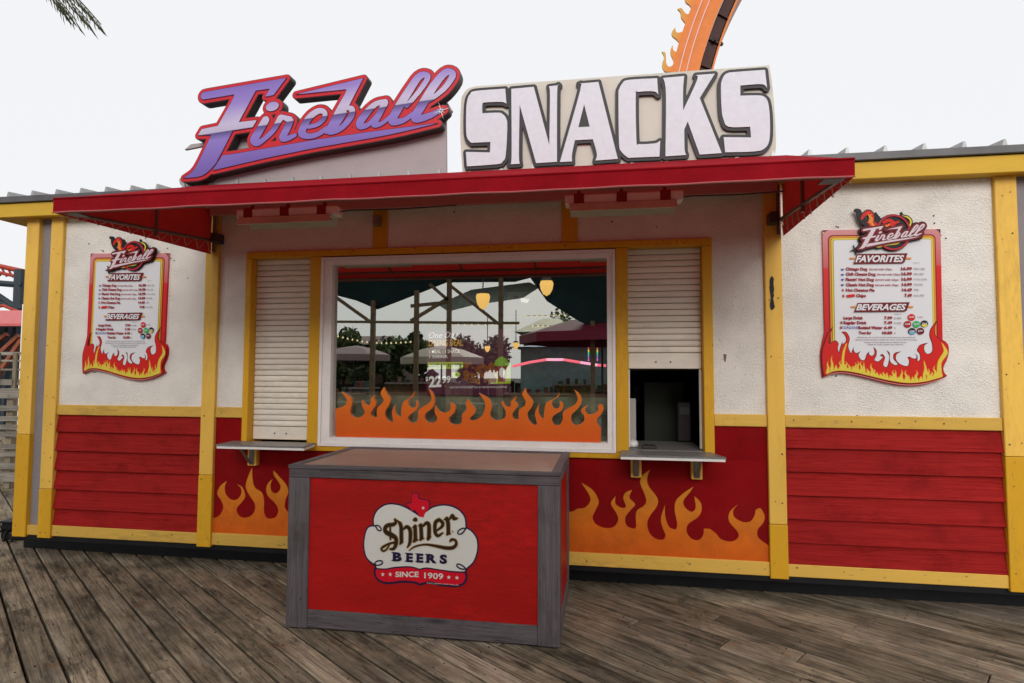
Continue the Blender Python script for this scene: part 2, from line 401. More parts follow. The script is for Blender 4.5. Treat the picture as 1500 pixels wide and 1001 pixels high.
M_['yelh'] = mat('faded_yellow_paint_rail', (.74, .45, .085), .5, var=.12, vscale=3, dirt=.7, dscale=3, bump=.12, bscale=25, stretch=(.25, 1, 1), specks=.8, chips=.9, rnd=.12)
M_['yel2'] = mat('fresh_yellow_paint', (.70, .37, .02), .45, var=.12, vscale=3, dirt=.4, dscale=3, bump=.12, bscale=25, stretch=(1, 1, .3), specks=.8, chips=.6, rnd=.05)
M_['fascia'] = mat('yellow_fascia_paint', (.66, .40, .04), .5, var=.15, vscale=2, dirt=.3, stretch=(.3, 1, 1), bump=.1, bscale=20)
M_['greywall'] = mat('grey_recess_paint', (.26, .235, .25), .6, var=.1, bump=.4, bscale=70, dirt=.2)
M_['gutter'] = mat('grey_metal_edge', (.13, .125, .13), .45, var=.2, metal=.3)
M_['rib'] = mat('pale_grey_roof_metal', (.42, .42, .42), .4, var=.15, metal=.4)
M_['siding'] = wood_mat('red_embossed_siding', (.38, .018, .016), (.25, .009, .009), 'x', crack=.12, scale=1.3, rnd=.07, rough=.55, knots=False, fine=.5)
M_['redpanel'] = mat('deep_red_panel_paint', (.25, .0045, .007), .75, spec=.05, var=.2, vscale=4, dirt=.2, bump=.1, bscale=40)
fl = dict(lo=-.42, hi=.40, stops=[(0, (.62, .09, .006)), (.35, (.68, .15, .01)), (.75, (.68, .26, .02)), (1, (.66, .33, .03))])
M_['flame'] = mat('airbrushed_flame_paint', (.7, .2, .02), .45, grad=fl, var=.14, vscale=9, dirt=.35)
M_['flame2'] = mat('orange_flame_cutout', (.72, .13, .012), .5, grad=dict(lo=-.3, hi=.3, stops=[(0, (.62, .075, .008)), (.5, (.72, .14, .012)), (1, (.74, .22, .02))]), var=.06)
M_['white'] = mat('white_frame_paint', (.84, .79, .76), .45, var=.06, dirt=.2, dscale=4, bump=.05)
M_['slat'] = mat('off_white_shutter_metal', (.82, .76, .66), .4, var=.08, vscale=8, dirt=.35, dscale=3, dcol=(.2, .14, .09), rnd=.06, stretch=(.4, 1, 1))
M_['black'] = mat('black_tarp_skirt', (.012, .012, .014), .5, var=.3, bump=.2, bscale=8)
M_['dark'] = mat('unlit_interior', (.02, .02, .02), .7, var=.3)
M_['laminate'] = mat('speckled_grey_laminate', (.25, .245, .24), .35, var=.85, vscale=260, dirt=.4, dscale=8)
M_['bracket'] = mat('grey_steel_bracket', (.22, .22, .2), .4, metal=.5, var=.2, bump=.2)
M_['greywood'] = wood_mat('grey_painted_wood_v', (.165, .142, .150), (.085, .072, .076), 'z', crack=.8, lichen=.25, scale=1.2, rnd=.1, rough=.55, fine=.6)
M_['greywoodh'] = wood_mat('grey_painted_wood_h', (.165, .142, .150), (.085, .072, .076), 'x', crack=.8, lichen=.25, scale=1.2, rnd=.1, rough=.55, fine=.6)
M_['topboard'] = mat('tan_box_top', (.36, .235, .175), .45, var=.25, vscale=3, dirt=.5, dscale=3, dcol=(.12, .08, .06), bump=.05)
M_['boxred'] = mat('bright_red_plywood_paint', (.50, .010, .008), .5, var=.28, vscale=4, dirt=.7, dscale=2, dcol=(.07, .006, .006), bump=.2, bscale=60, stretch=(.35, 1, 1), specks=.5, chips=.25)
M_['cream'] = mat('cream_logo_print', (.74, .72, .66), .5, var=.04)
M_['navy'] = mat('navy_logo_print', (.02, .012, .05), .5)
M_['logored'] = mat('red_logo_print', (.68, .006, .022), .5)
M_['brown'] = mat('dark_brown_logo_print', (.035, .018, .008), .5)
M_['gold'] = mat('gold_logo_print', (.42, .26, .09), .5)
M_['whitep'] = mat('white_print', (.8, .78, .76), .5)
M_['plank'] = wood_mat('weathered_deck_plank', (.49, .39, .265), (.145, .112, .076), 'x', crack=1.0, lichen=.4, rnd=.34, deck=True)
M_['nail'] = mat('rusty_nail_head', (.05, .035, .025), .6, metal=.3)
M_['earth'] = mat('dark_ground_below_deck', (.02, .018, .015), .9, var=.3)
M_['steel'] = mat('awning_frame_steel', (.20, .15, .14), .4, metal=.5, var=.2)
M_['lace'] = mat('white_lacing_cord', (.55, .45, .42), .6)
M_['heater'] = mat('heater_housing', (.82, .74, .70), .4, var=.15, dirt=.2)
M_['heatref'] = mat('heater_reflector', (.62, .58, .46), .4, metal=.0, var=.15)
M_['bracketred'] = mat('red_heater_bracket', (.25, .02, .02), .5)
M_['signred'] = mat('crimson_sign_face', (.56, .022, .035), .35, var=.06)
M_['signdark'] = mat('dark_grey_sign_return', (.055, .048, .048), .4, var=.15)
M_['signline'] = mat('maroon_keyline', (.10, .008, .025), .4)
M_['signpanel'] = mat('grey_backing_panel', (.42, .37, .375), .5, var=.08, vscale=2, dirt=.15)
M_['snackpanel'] = mat('cream_sign_panel', (.66, .61, .54), .5, var=.07, vscale=2, dirt=.15, bump=.1, bscale=30)
M_['snackdark'] = mat('charcoal_letter_edge', (.042, .038, .042), .45, var=.1)
M_['snacklight'] = mat('pale_lilac_letter_face', (.70, .70, .77), .45, var=.06, vscale=25)
# awning fabric lets light through
mt, n, l, b = new_mat('red_awning_fabric'); b.inputs['Specular IOR Level'].default_value = .06; b.inputs['Roughness'].default_value = .8
tr = n.new('ShaderNodeBsdfTranslucent'); tr.inputs[0].default_value = (.80, .045, .03, 1); ms = n.new('ShaderNodeMixShader'); ms.inputs[0].default_value = .15
nz = n.new('ShaderNodeTexNoise'); nz.inputs['Scale'].default_value = 3; nz.inputs['Detail'].default_value = 8; nz.inputs['Roughness'].default_value = .7
bz = n.new('ShaderNodeBump'); bz.inputs['Strength'].default_value = .6; bz.inputs['Distance'].default_value = .02; l.new(nz.outputs['Fac'], bz.inputs['Height']); l.new(bz.outputs[0], b.inputs['Normal'])
cr = n.new('ShaderNodeValToRGB'); cr.color_ramp.elements[0].color = (.24, .006, .012, 1); cr.color_ramp.elements[0].position = .3; cr.color_ramp.elements[1].color = (.37, .008, .017, 1); cr.color_ramp.elements[1].position = .6
tcx = n.new('ShaderNodeTexCoord'); l.new(tcx.outputs['Object'], nz.inputs['Vector']); l.new(nz.outputs['Fac'], cr.inputs[0]); l.new(cr.outputs[0], b.inputs['Base Color'])
l.new(b.outputs[0], ms.inputs[1]); l.new(tr.outputs[0], ms.inputs[2]); l.new(ms.outputs[0], n['Material Output'].inputs[0]); M_['awning'] = mt
# tinted reflecting window glass
mt, n, l, b = new_mat('reflective_window_glass')
gl = n.new('ShaderNodeBsdfGlossy'); gl.inputs['Roughness'].default_value = .004; gl.inputs[0].default_value = (.97, 1, .94, 1)
tp = n.new('ShaderNodeBsdfTransparent'); tp.inputs[0].default_value = (.94, .97, .92, 1); ms = n.new('ShaderNodeMixShader')
lw = n.new('ShaderNodeLayerWeight'); lw.inputs[0].default_value = .35; mr = n.new('ShaderNodeMapRange'); mr.inputs[3].default_value = .50; mr.inputs[4].default_value = .95
l.new(lw.outputs['Fresnel'], mr.inputs[0]); mr.inputs[1].default_value = .05
l.new(mr.outputs[0], ms.inputs[0]); l.new(tp.outputs[0], ms.inputs[1]); l.new(gl.outputs[0], ms.inputs[2]); l.new(ms.outputs[0], n['Material Output'].inputs[0]); M_['glass'] = mt
# ------------------------------------------------------------------ ground and boardwalk
g = MB(); g.box(-160, 160, -160, 160, -1.0, -.16); g.obj('ground', M_['earth'], kind='structure')
bw = empty('boardwalk', (0, 0, 0)); bw['kind'] = 'structure'
pd = ray(-99, 524); pd = Vector((pd[0], pd[1], 0)).normalized(); pn = Vector((-pd.y, pd.x, 0))
if pn.x < 0: pn = -pn
PW, GAP, TH = .1405, .0125, .04
def in_view(p):
    return (-9 <= p.x <= 4.5 and -4.0 <= p.y <= .35) or (-12 <= p.x <= -5.0 and .3 <= p.y <= 9)
ang = math.atan2(pd.y, pd.x); nails = MB(); rest = MB(); count = 0
def plank_geo(L, w, sk):
    c = .005; x0, x1, y0, y1 = -L/2, L/2, -w/2, w/2
    v = [(x0, y0, -TH), (x1, y0, -TH), (x1, y1, -TH), (x0, y1, -TH), (x0, y0, -c), (x1, y0, -c), (x1, y1, -c), (x0, y1, -c),
         (x0+c, y0+c, sk[0]), (x1-c, y0+c, sk[1]), (x1-c, y1-c, sk[2]), (x0+c, y1-c, sk[3])]
    f = [(0, 3, 2, 1)]+[(i, (i+1) % 4, (i+1) % 4+4, i+4) for i in range(4)]+[(i+4, (i+1) % 4+4, (i+1) % 4+8, i+8) for i in range(4)]+[(8, 9, 10, 11)]
    return v, f
rr = random.Random(11)
for r in range(-92, 60):
    v0 = r*(PW+GAP); u = -14+rr.uniform(0, 3)
    while u < 16:
        L = rr.choice([2.44, 3.05, 3.66, 4.27, 4.88])*rr.uniform(.97, 1.0)
        mid = pd*(u+L/2)+pn*v0; A = pd*u+pn*v0; B_ = pd*(u+L)+pn*v0
        pts = [A.lerp(B_, t/8) for t in range(9)]
        vis = any(in_view(q) for q in pts)
        sk = [rr.uniform(-.0022, .0018) for _ in range(4)]; base = rr.uniform(-.002, .0012)
        v, f = plank_geo(L-.006, PW-rr.uniform(0, .004), sk)
        if vis and count < 290:
            me = bpy.data.meshes.new('plank'); me.from_pydata(v, [], f); me.materials.append(M_['plank']); o = bpy.data.objects.new('plank', me); COL.objects.link(o)
            o.parent = bw; o.location = (mid.x, mid.y, base); o.rotation_euler = (0, 0, ang+rr.uniform(-.0008, .0008)); count += 1
            k = 0.09
            while k < L:
                for s in (-.035, .038):
                    q = pd*(u+min(k, L-.04)+rr.uniform(-.01, .01))+pn*(v0+s+rr.uniform(-.006, .006))
                    if in_view(q) and q.y < .1: nails.lathe(q.x, q.y, [(0, .0035), (.0045, .003), (.0045, -.002)], 6)
                k += .61
        elif -14 < mid.x < 12 and -13 < mid.y < 9:
            c_, s_ = math.cos(ang), math.sin(ang)
            rest.add([(mid.x+p[0]*c_-p[1]*s_, mid.y+p[0]*s_+p[1]*c_, p[2]+base) for p in v], f)
        u += L
nails.obj('nail_head', M_['nail'], bw, kind='stuff')
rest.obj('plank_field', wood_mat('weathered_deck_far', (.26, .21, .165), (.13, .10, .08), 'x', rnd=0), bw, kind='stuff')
# ------------------------------------------------------------------ snack stand
ST = empty('snack_stand', (-1.0, 0, 0), 'white stucco snack stand with yellow trim, red lower walls and painted flames', 'snack stand')
XA, XA2, XB1, XB2, XC1, XC2, XD1, XD2, XE1, XE2 = -5.075, -4.945, -4.822, -4.698, -3.306, -3.184, 1.136, 1.253, 2.630, 2.765
MT, MBm, BB, BT, TOP = 1.305, 1.219, .184, .276, 2.944
FX1, FX2, FX3, FX4, FX5, FX6 = -2.936, -2.885, -2.363, .080, .170, .705
FXR = .774; LT0, LT1 = 2.534, 2.586; SI0, SI1 = .968, 1.014
def S(name, *a, **k): return box(name, *a, parent=ST, **k)
# stucco walls
for x0, x1, z0, z1 in ((XB2, XC1, MT-.02, 3.05), (XC2, FX1, MT-.02, LT1), (XC2, XD1, LT1, 3.05), (FXR, XD1, MT-.02, LT1), (XD2, XE1, MT-.02, 3.05)):
    S('stucco_wall', x0-.01, x1+.01, .02, .12, z0, z1, M_['stucco'], c=0)
for x0, x1 in ((XA2-.01, XB1+.01), (XE2-.01, XE2+.13)): S('grey_wall', x0, x1, .028, .12, .2, 3.05, M_['greywall'], c=0)
S('red_wall', XC2-.01, XD1+.01, .018, .1, .2, SI0+.01, M_['redpanel'], c=0)
S('red_wall', XC2-.01, FX1, .018, .1, SI0+.01, MBm+.02, M_['redpanel'], c=0)
S('red_wall', FXR, XD1+.01, .018, .1, SI0+.01, MBm+.02, M_['redpanel'], c=0)
for x0, x1 in ((XB2, XC1), (XD2, XE1)): S('backing_wall', x0-.01, x1+.01, .045, .12, .2, MBm+.01, M_['redpanel'], c=0)
# lapped siding boards
nb = 6; H0, H1 = BT-.02, MBm+.02; hh = (H1-H0)/nb
for bx0, bx1 in ((XB2, XC1), (XD2, XE1)):
    for i in range(nb):
        z0 = H0+i*hh; z1 = z0+hh+.012; j = rr.uniform(-.002, .002)
        v = [(bx0, .002, z0+j), (bx1, .002, z0-j), (bx1, .030, z1), (bx0, .030, z1), (bx0, .016, z0+j), (bx1, .016, z0-j), (bx1, .042, z1), (bx0, .042, z1)]
        O('siding_board', v, [(0, 1, 2, 3), (7, 6, 5, 4), (0, 4, 5, 1), (3, 2, 6, 7), (0, 3, 7, 4), (1, 5, 6, 2)], M_['siding'], ST)
# yellow posts: an upper faded piece and a lower brighter piece
def zj(px, py): return W(px, py, 0)[1]
for x0, x1, j in ((XA, XA2, zj(24, 636)), (XB1, XB2, zj(66, 716)), (XC1, XC2, zj(300, 695.7)), (XD1, XD2, zj(1135, 768)), (XE1, XE2, zj(1480, 669)), (XE2+.12, XE2+.26, zj(1490, 720))):
    S('post_board', x0, x1, -.012, .13, j+.0015, 2.99, M_['yel'])
    S('post_board', x0-.002, x1+.002, -.014, .13, BB-.016, j-.0015, M_['yel2'], label='brighter yellow lower post piece')
# trims
def rail(x0, x1, z0, z1, m='yelh', y0=0.0, y1=.05): S('trim_board', x0+.001, x1-.001, y0+rr.uniform(0, .002), y1, z0, z1, M_[m])
rail(XB2, XC1, MBm, MT); rail(XD2, XE1, MBm, MT); rail(XC2, FX1, MBm, MT); rail(FXR, XD1, MBm, MT)
rail(XA2, XB1, BB, BT-.01); rail(XB2, XC1, BB, BT); rail(XC2, -1.02, BB, BT+.005); rail(-1.02, XD1, BB-.004, BT); rail(XD2, XE1, BB, BT-.006)
rail(FX1, FXR, LT0, LT1, 'yel2', -.012, .12)
S('trim_board', -1.838, -1.717, 0, .05, LT1+.002, 3.0, M_['yel2']); S('trim_board', -.32, -.201, 0, .05, LT1+.002, 3.0, M_['yel2'])
for x0, x1 in ((FX1, FX2), (FX3, -2.262), (FX4, FX5), (FX6, FXR)):
    S('window_jamb', x0, x1, -.010, .20, SI1 if x0 < .6 and x0 > -2.9 else SI0+.02, LT0-.002, M_['yel2'])
S('window_sill', FX1+.002, FXR-.002, -.008, .20, SI0, SI1-.002, M_['yel2'])
# roof
RT = empty('roof', (-1, 1.2, 2.95), parent=ST)
box('fascia_board', -5.32, -1.0, -.10, -.07, TOP, 3.066, M_['fascia'], RT); box('fascia_board', -.998, 3.4, -.10, -.07, TOP, 3.064, M_['fascia'], RT)
box('soffit', -5.32, 3.4, -.068, 3.2, TOP+.004, TOP+.05, M_['fascia'], RT, c=0)
box('side_fascia', -5.345, -5.322, -.10, 3.2, TOP, 3.066, M_['fascia'], RT)
box('roof_edge', -5.36, 3.45, -.125, -.02, 3.068, 3.122, M_['gutter'], RT)
O('roof_deck', [(-5.36, -.019, 3.068), (3.45, -.019, 3.068), (3.45, 3.25, 3.40), (-5.36, 3.25, 3.40), (-5.36, -.019, 3.118), (3.45, -.019, 3.118), (3.45, 3.25, 3.45), (-5.36, 3.25, 3.45)],
  [(0, 3, 2, 1), (4, 5, 6, 7), (0, 1, 5, 4), (2, 3, 7, 6), (1, 2, 6, 5), (0, 4, 7, 3)], M_['gutter'], RT)
x = W(15.4, 288, -.1)[0]; pitch = (W(1249, 222, -.1)[0]-W(1191.5, 225, -.1)[0])
x -= pitch*0
while x < 3.4:
    v = []
    for (yy, zb) in ((-.12, 3.121), (3.2, 3.455)):
        for dx, dz in ((-.016, 0), (.016, 0), (.006, .043), (-.006, .043)): v.append((x+dx, yy, zb+dz))
    O('roof_rib', v, [(0, 1, 2, 3), (7, 6, 5, 4), (0, 4, 5, 1), (1, 5, 6, 2), (2, 6, 7, 3), (3, 7, 4, 0)], M_['rib'], RT); x += .2435
# body of the stand
S('side_wall', XA, XA+.04, .13, 3.1, BB, 2.95, M_['greywall'], c=0); S('side_wall', 2.98, 3.02, .13, 3.1, BB, 2.95, M_['greywall'], c=0)
S('rear_wall', XA, 3.02, 3.1, 3.16, BB, 3.3, M_['greywall'], c=0)
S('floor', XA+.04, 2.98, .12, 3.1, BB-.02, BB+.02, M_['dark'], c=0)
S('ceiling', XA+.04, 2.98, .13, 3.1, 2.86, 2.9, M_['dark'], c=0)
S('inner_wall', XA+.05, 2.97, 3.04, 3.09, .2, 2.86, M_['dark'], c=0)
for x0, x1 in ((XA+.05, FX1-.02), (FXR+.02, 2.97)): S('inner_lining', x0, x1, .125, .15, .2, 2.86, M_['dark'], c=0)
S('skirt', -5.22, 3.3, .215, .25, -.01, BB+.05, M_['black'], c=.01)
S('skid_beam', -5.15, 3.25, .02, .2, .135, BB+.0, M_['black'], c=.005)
# picture window
wf = empty('window', (-1.09, 0, 1.0), parent=ST)
wx0, wx1, wz0, wz1 = -2.264, .078, 1.010, 2.522; gx0, gx1, gz0, gz1 = -2.172, .017, 1.080, 2.462
def frame_pieces(x0, x1, z0, z1, X0, X1, Z0, Z1, y0, y1, mt, par):   # mitred frame
    for q in (((x0, z0), (x1, z0), (X1, Z0), (X0, Z0)), ((x1, z0), (x1, z1), (X1, Z1), (X1, Z0)), ((x1, z1), (x0, z1), (X0, Z1), (X1, Z1)), ((x0, z1), (x0, z0), (X0, Z0), (X0, Z1))):
        v = [(a, y0, c) for a, c in q]+[(a, y1, c) for a, c in q]
        cx = sum(a for a, c in q)/4; cz = sum(c for a, c in q)/4
        v = [((a-cx)*.9995+cx, yy, (c-cz)*.9995+cz) for a, yy, c in v]
        O('frame', v, [(0, 1, 2, 3), (7, 6, 5, 4), (0, 4, 5, 1), (1, 5, 6, 2), (2, 6, 7, 3), (3, 7, 4, 0)], mt, par)
mz = .022
frame_pieces(wx0, wx1, wz0, wz1, wx0+mz, wx1-mz, wz0+mz, wz1-mz, -.018, .10, M_['white'], wf)
frame_pieces(wx0+mz+.001, wx1-mz-.001, wz0+mz+.001, wz1-mz-.001, gx0, gx1, gz0, gz1, -.006, .10, M_['white'], wf)
O('pane', [(gx0-.005, .045, gz0-.005), (gx1+.005, .045, gz0-.005), (gx1+.005, .045, gz1+.005), (gx0-.005, .045, gz1+.005)], [(0, 1, 2, 3)], M_['glass'], wf)
# flames cut out along the foot of the window
A = [(78, 550, 1), (78, 265, 1), (150, 245), (188, 210), (185, 160), (135, 95, 1), (215, 140), (245, 200), (225, 290), (250, 340), (300, 355), (355, 330), (370, 290), (340, 230), (345, 175, 1), (370, 215), (400, 232), (430, 210), (435, 165), (475, 125, 1), (465, 165), (485, 215), (460, 260), (432, 310), (450, 345), (492, 352, 1), (495, 260), (530, 225), (560, 180), (530, 110), (562, 48, 1), (590, 110), (628, 170), (610, 230), (575, 290), (580, 350), (620, 395), (655, 400, 1), (645, 300), (668, 225, 1), (672, 290), (700, 335), (735, 345, 1), (738, 250), (765, 190), (830, 150), (872, 92, 1), (850, 145), (808, 180), (810, 230), (845, 258), (885, 235), (880, 180, 1), (905, 215), (890, 270), (830, 320), (800, 360), (830, 405), (880, 400), (905, 360), (905, 290), (945, 250), (1010, 210), (1038, 160), (1008, 65, 1), (1055, 120), (1068, 200), (1040, 260), (980, 310), (970, 360), (1000, 400), (1060, 405), (1095, 360), (1070, 300), (1075, 235, 1), (1115, 290), (1170, 305), (1225, 275), (1225, 200, 1), (1275, 235), (1265, 300), (1210, 360), (1230, 410), (1280, 425), (1335, 405), (1345, 320), (1385, 275), (1380, 210), (1400, 170, 1), (1430, 210), (1475, 270), (1460, 320), (1420, 360), (1440, 385)]
B = [(60, 370), (120, 320), (140, 210), (78, 108, 1), (170, 160), (208, 230), (190, 320), (220, 370), (280, 380), (340, 350), (345, 290), (305, 210), (315, 185, 1), (350, 240), (395, 240), (400, 190), (455, 142, 1), (440, 185), (470, 230), (440, 275), (412, 320), (430, 365), (475, 372, 1), (480, 280), (530, 240), (545, 190), (512, 120), (545, 55, 1), (560, 110), (620, 190), (605, 250), (565, 310), (580, 380), (625, 425), (660, 420, 1), (640, 310), (680, 215, 1), (675, 290), (700, 350), (725, 365, 1), (735, 270), (755, 205), (850, 150), (885, 100, 1), (870, 145), (815, 185), (810, 235), (845, 265), (885, 245), (885, 185, 1), (920, 215), (905, 280), (830, 330), (808, 375), (835, 425), (885, 425), (915, 370), (920, 300), (970, 260), (1040, 220), (1065, 160), (1032, 75, 1), (1085, 120), (1105, 190), (1070, 260), (1010, 320), (1000, 375), (1030, 425), (1080, 425), (1125, 390), (1130, 340), (1100, 290), (1120, 255), (1180, 228, 1), (1140, 270), (1160, 315), (1215, 320), (1270, 280), (1270, 235), (1300, 220), (1325, 260), (1300, 320), (1258, 370), (1265, 420), (1297, 455, 1), (1297, 612, 1)]
fp = trace(A, 480, 560, 6.818, .03)+trace(B, 690, 560, 6.818, .03)
zb = gz0+.0005; fp[0] = (fp[0][0], zb, 1); fp[-1] = (fp[-1][0], zb, 1)
plate('flame_cutout', [smooth_path(fp, 5)], .028, .040, M_['flame2'], wf)
# flames painted along the counter front
Lp = [(46, 890, 1), (46, 712, 1), (120, 680), (158, 600), (140, 530), (95, 450), (130, 370), (198, 320, 1), (175, 380), (185, 460), (240, 515), (300, 515), (345, 460), (345, 400), (305, 355, 1), (360, 390), (388, 480), (350, 545), (300, 610), (320, 680), (375, 705), (440, 690), (485, 640), (490, 560), (440, 480), (395, 390), (410, 300), (460, 180, 1), (465, 300), (490, 390), (560, 440), (585, 520), (585, 640), (610, 705), (660, 715), (715, 690), (735, 620), (700, 550), (630, 480), (608, 410), (630, 340), (678, 300, 1), (655, 350), (660, 420), (700, 450), (745, 425), (755, 360), (690, 260), (685, 210, 1), (740, 270), (810, 350), (840, 430), (810, 520), (805, 600), (850, 650), (950, 660), (1000, 600), (960, 500), (1000, 400), (1060, 330, 1), (1050, 430), (1110, 520), (1110, 620), (1180, 690), (1300, 690)]
Rp = [(-280, 500), (-190, 520), (-120, 480), (-150, 400), (-110, 320), (-60, 280, 1), (-80, 350), (-30, 420), (30, 450), (80, 428), (140, 415), (175, 350), (110, 238, 1), (190, 290), (235, 370), (215, 430), (190, 490), (215, 540), (280, 568), (345, 560), (378, 510), (365, 460), (325, 390), (358, 335, 1), (358, 390), (400, 420), (435, 412), (415, 350), (432, 310), (480, 288, 1), (460, 345), (502, 395), (470, 435), (430, 490), (440, 550), (490, 573), (510, 560, 1), (510, 450), (560, 410), (582, 380), (575, 330), (540, 240), (555, 185), (610, 142, 1), (590, 200), (600, 260), (665, 350), (660, 410), (610, 480), (590, 540), (610, 610), (660, 650), (710, 652), (725, 620, 1), (690, 510), (720, 398, 1), (722, 480), (750, 560), (800, 580, 1), (810, 540), (792, 440), (800, 370), (860, 310), (930, 265, 1), (900, 310), (855, 370), (870, 420), (915, 450), (945, 420), (935, 335, 1), (980, 380), (988, 440), (960, 490), (890, 540), (880, 600), (920, 650), (970, 655), (1000, 620), (1005, 572, 1), (1050, 575, 1), (1095, 610), (1130, 650), (1200, 668), (1250, 645), (1255, 600), (1190, 520), (1195, 450), (1255, 395, 1), (1220, 440), (1230, 490), (1290, 525), (1345, 520), (1375, 480), (1385, 435, 1), (1420, 425), (1450, 480), (1440, 530), (1400, 580), (1405, 640), (1484, 700, 1), (1484, 815, 1)]
fp = trace(Lp, 305, 660, 7.15, .016)+trace(Rp, 830, 660, 5, .016)
fp[0] = (XC2, BT, 1); fp[1] = (XC2, fp[1][1], 1); fp[-1] = (XD1, BT, 1); fp[-2] = (XD1, fp[-2][1], 1)
plate('painted_flames', [smooth_path(fp, 5)], .0145, .0175, M_['flame'], ST)
# roller shutters
def shutter(x0, x1, ztop, zend):
    sh = empty('roller_shutter', ((x0+x1)/2, .1, zend), parent=ST); p = .0462; z = ztop
    while z-p > zend+.085:
        v = []
        prof = [(.084, 0), (.0745, -.0025), (.071, -.012), (.070, -.030), (.0735, -.0415), (.084, -.0435), (.092, -.0445), (.092, 0)]
        for xx in (x0, x1): v += [(xx, y, z+dz) for y, dz in prof]
        k = len(prof); f = [(i, (i+1) % k, (i+1) % k+k, i+k) for i in range(k)]+[tuple(range(k))[::-1], tuple(range(k, 2*k))]
        O('slat', v, f, M_['slat'], sh); z -= p
    bb_ = box('bottom_bar', x0, x1, .066, .095, zend, z-.002, M_['slat'], sh)
    for t in (.38, .58): MB().tube([(x0+(x1-x0)*t, .067, zend+.05), (x0+(x1-x0)*t, .063, zend+.05)], .007, 8).obj('bolt', M_['gutter'], bb_)
shutter(FX2+.003, FX3-.003, 2.534, 1.042); shutter(FX5+.003, FX6-.003, 2.534, 1.63)
box('shutter_guide', FX6-.018, FX6-.001, .085, .11, 1.04, 1.63, M_['white'], ST); box('shutter_guide', FX5+.001, FX5+.014, .085, .11, 1.04, 1.63, M_['white'], ST)
# counter shelves
def shelf(x0, x1, xb0, xb1, yf, brk):
    s = empty('counter_shelf', ((x0+x1)/2, -.1, 1.0), parent=ST)
    lo = [(x0, yf), (x1, yf), (xb1, -.015), (xb0, -.015)]
    v = [(a, b_, 1.022) for a, b_ in lo]+[(a, b_, 1.034) for a, b_ in lo]
    O('laminate_top', v, [(3, 2, 1, 0), (4, 5, 6, 7), (0, 1, 5, 4), (1, 2, 6, 5), (2, 3, 7, 6), (3, 0, 4, 7)], M_['laminate'], s)
    lo = [(x0+.004, yf+.004), (x1-.004, yf+.004), (xb1-.002, -.013), (xb0+.002, -.013)]
    v = [(a, b_, 1.003) for a, b_ in lo]+[(a, b_, 1.021) for a, b_ in lo]
    O('shelf_board', v, [(3, 2, 1, 0), (4, 5, 6, 7), (0, 1, 5, 4), (1, 2, 6, 5), (2, 3, 7, 6), (3, 0, 4, 7)], M_['white'], s)
    for bx in brk:
        br = box('bracket_block', bx-.038, bx+.038, -.035, .017, .84, 1.001, M_['yel'], s)
        box('bracket_plate', bx-.022, bx+.022, -.041, -.036, .85, 1.0, M_['bracket'], br)
        MB().bar((bx, -.05, .86), (bx, yf+.07, .998), .025, .006).obj('bracket_arm', M_['bracket'], br)
shelf(-2.98, -2.245, -3.0, -2.285, -.26, (W(368, 680, -.04)[0],)); shelf(.10, .80, .115, .745, -.27, (W(932, 695, -.04)[0], W(1021, 695, -.04)[0]))
S('inner_counter', FX5+.002, FX6-.002, .02, .6, 1.018, 1.036, M_['laminate'], c=0)
S('inner_counter', -2.2, .02, .13, .50, 1.41, 1.435, M_['topboard'], c=0)
S('inner_counter_front', -2.2, .02, .132, .15, 1.015, 1.41, mat('pale_green_counter_panel', (.66, .68, .52), .5, var=.5, vscale=5, dirt=.5), c=0)
# inside the service opening
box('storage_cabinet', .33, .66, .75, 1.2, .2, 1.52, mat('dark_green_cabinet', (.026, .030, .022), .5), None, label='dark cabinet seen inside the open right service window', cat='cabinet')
ap = empty('counter_appliance', (.60, .60, 1.04), 'dim black appliance standing deep inside the service opening', 'appliance')
box('body', .585, .69, .55, .70, 1.04, 1.36, M_['signdark'], ap, c=.01); box('knob_panel', .60, .68, .545, .549, 1.26, 1.32, mat('dim_grey_panel', (.10, .10, .10), .4), ap)
sv = empty('wall_shelf', (.4, 2.9, 1.3), 'dim wall shelf with jars at the back of the stand', 'shelf')
for z_ in (1.25, 1.62): box('board', .0, 1.0, 2.8, 3.03, z_, z_+.03, M_['bracket'], sv)
for k in range(9): MB().lathe(.08+k*.1, 2.9, [(.035, 1.281 if k % 2 else 1.651), (.035, 1.40 if k % 2 else 1.76), (.02, 1.44 if k % 2 else 1.80), (.0, 1.44 if k % 2 else 1.80)], 10).obj('jar', mat('dull_jar', (.25, .2, .15), .3), sv)
box('menu_clipboard', .42, .53, .52, .53, 1.66, 1.90, mat('dull_paper', (.12, .12, .11), .6), None, label='sheet of paper hanging in the dark above the open service window', cat='paper')
box('side_panel', .175, .235, .24, .26, 1.036, 1.40, mat('grey_white_panel', (.42, .40, .38), .5), None, label='pale narrow panel standing at the left inside the service opening', cat='panel')
ct = empty('card_terminal', (.33, .10, 1.036), 'small black card terminal lying on the right service counter', 'card reader')
box('body', .27, .38, .06, .14, 1.036, 1.060, M_['signdark'], ct, c=.006); box('keypad', .285, .365, .07, .095, 1.060, 1.066, M_['black'], ct); box('screen', .29, .36, .10, .13, 1.060, 1.068, mat('screen_grey', (.06, .07, .08), .2), ct)
bm = bmesh.new(); bmesh.ops.create_icosphere(bm, subdivisions=3, radius=1)
v = [(.205+q.co.x*.042*(1+.12*math.sin(9*q.co.y+5*q.co.z)), .17+q.co.y*.06, 1.036+max(0, .022+q.co.z*.034*(1+.15*math.sin(11*q.co.x)))) for q in bm.verts]; bm.verts.index_update(); f = [tuple(a.index for a in fc.verts) for fc in bm.faces]; bm.free()
O('paper_bag', v, f, M_['whitep'], None, label='crumpled white bag beside the card terminal on the service counter', cat='bag', smooth=True)
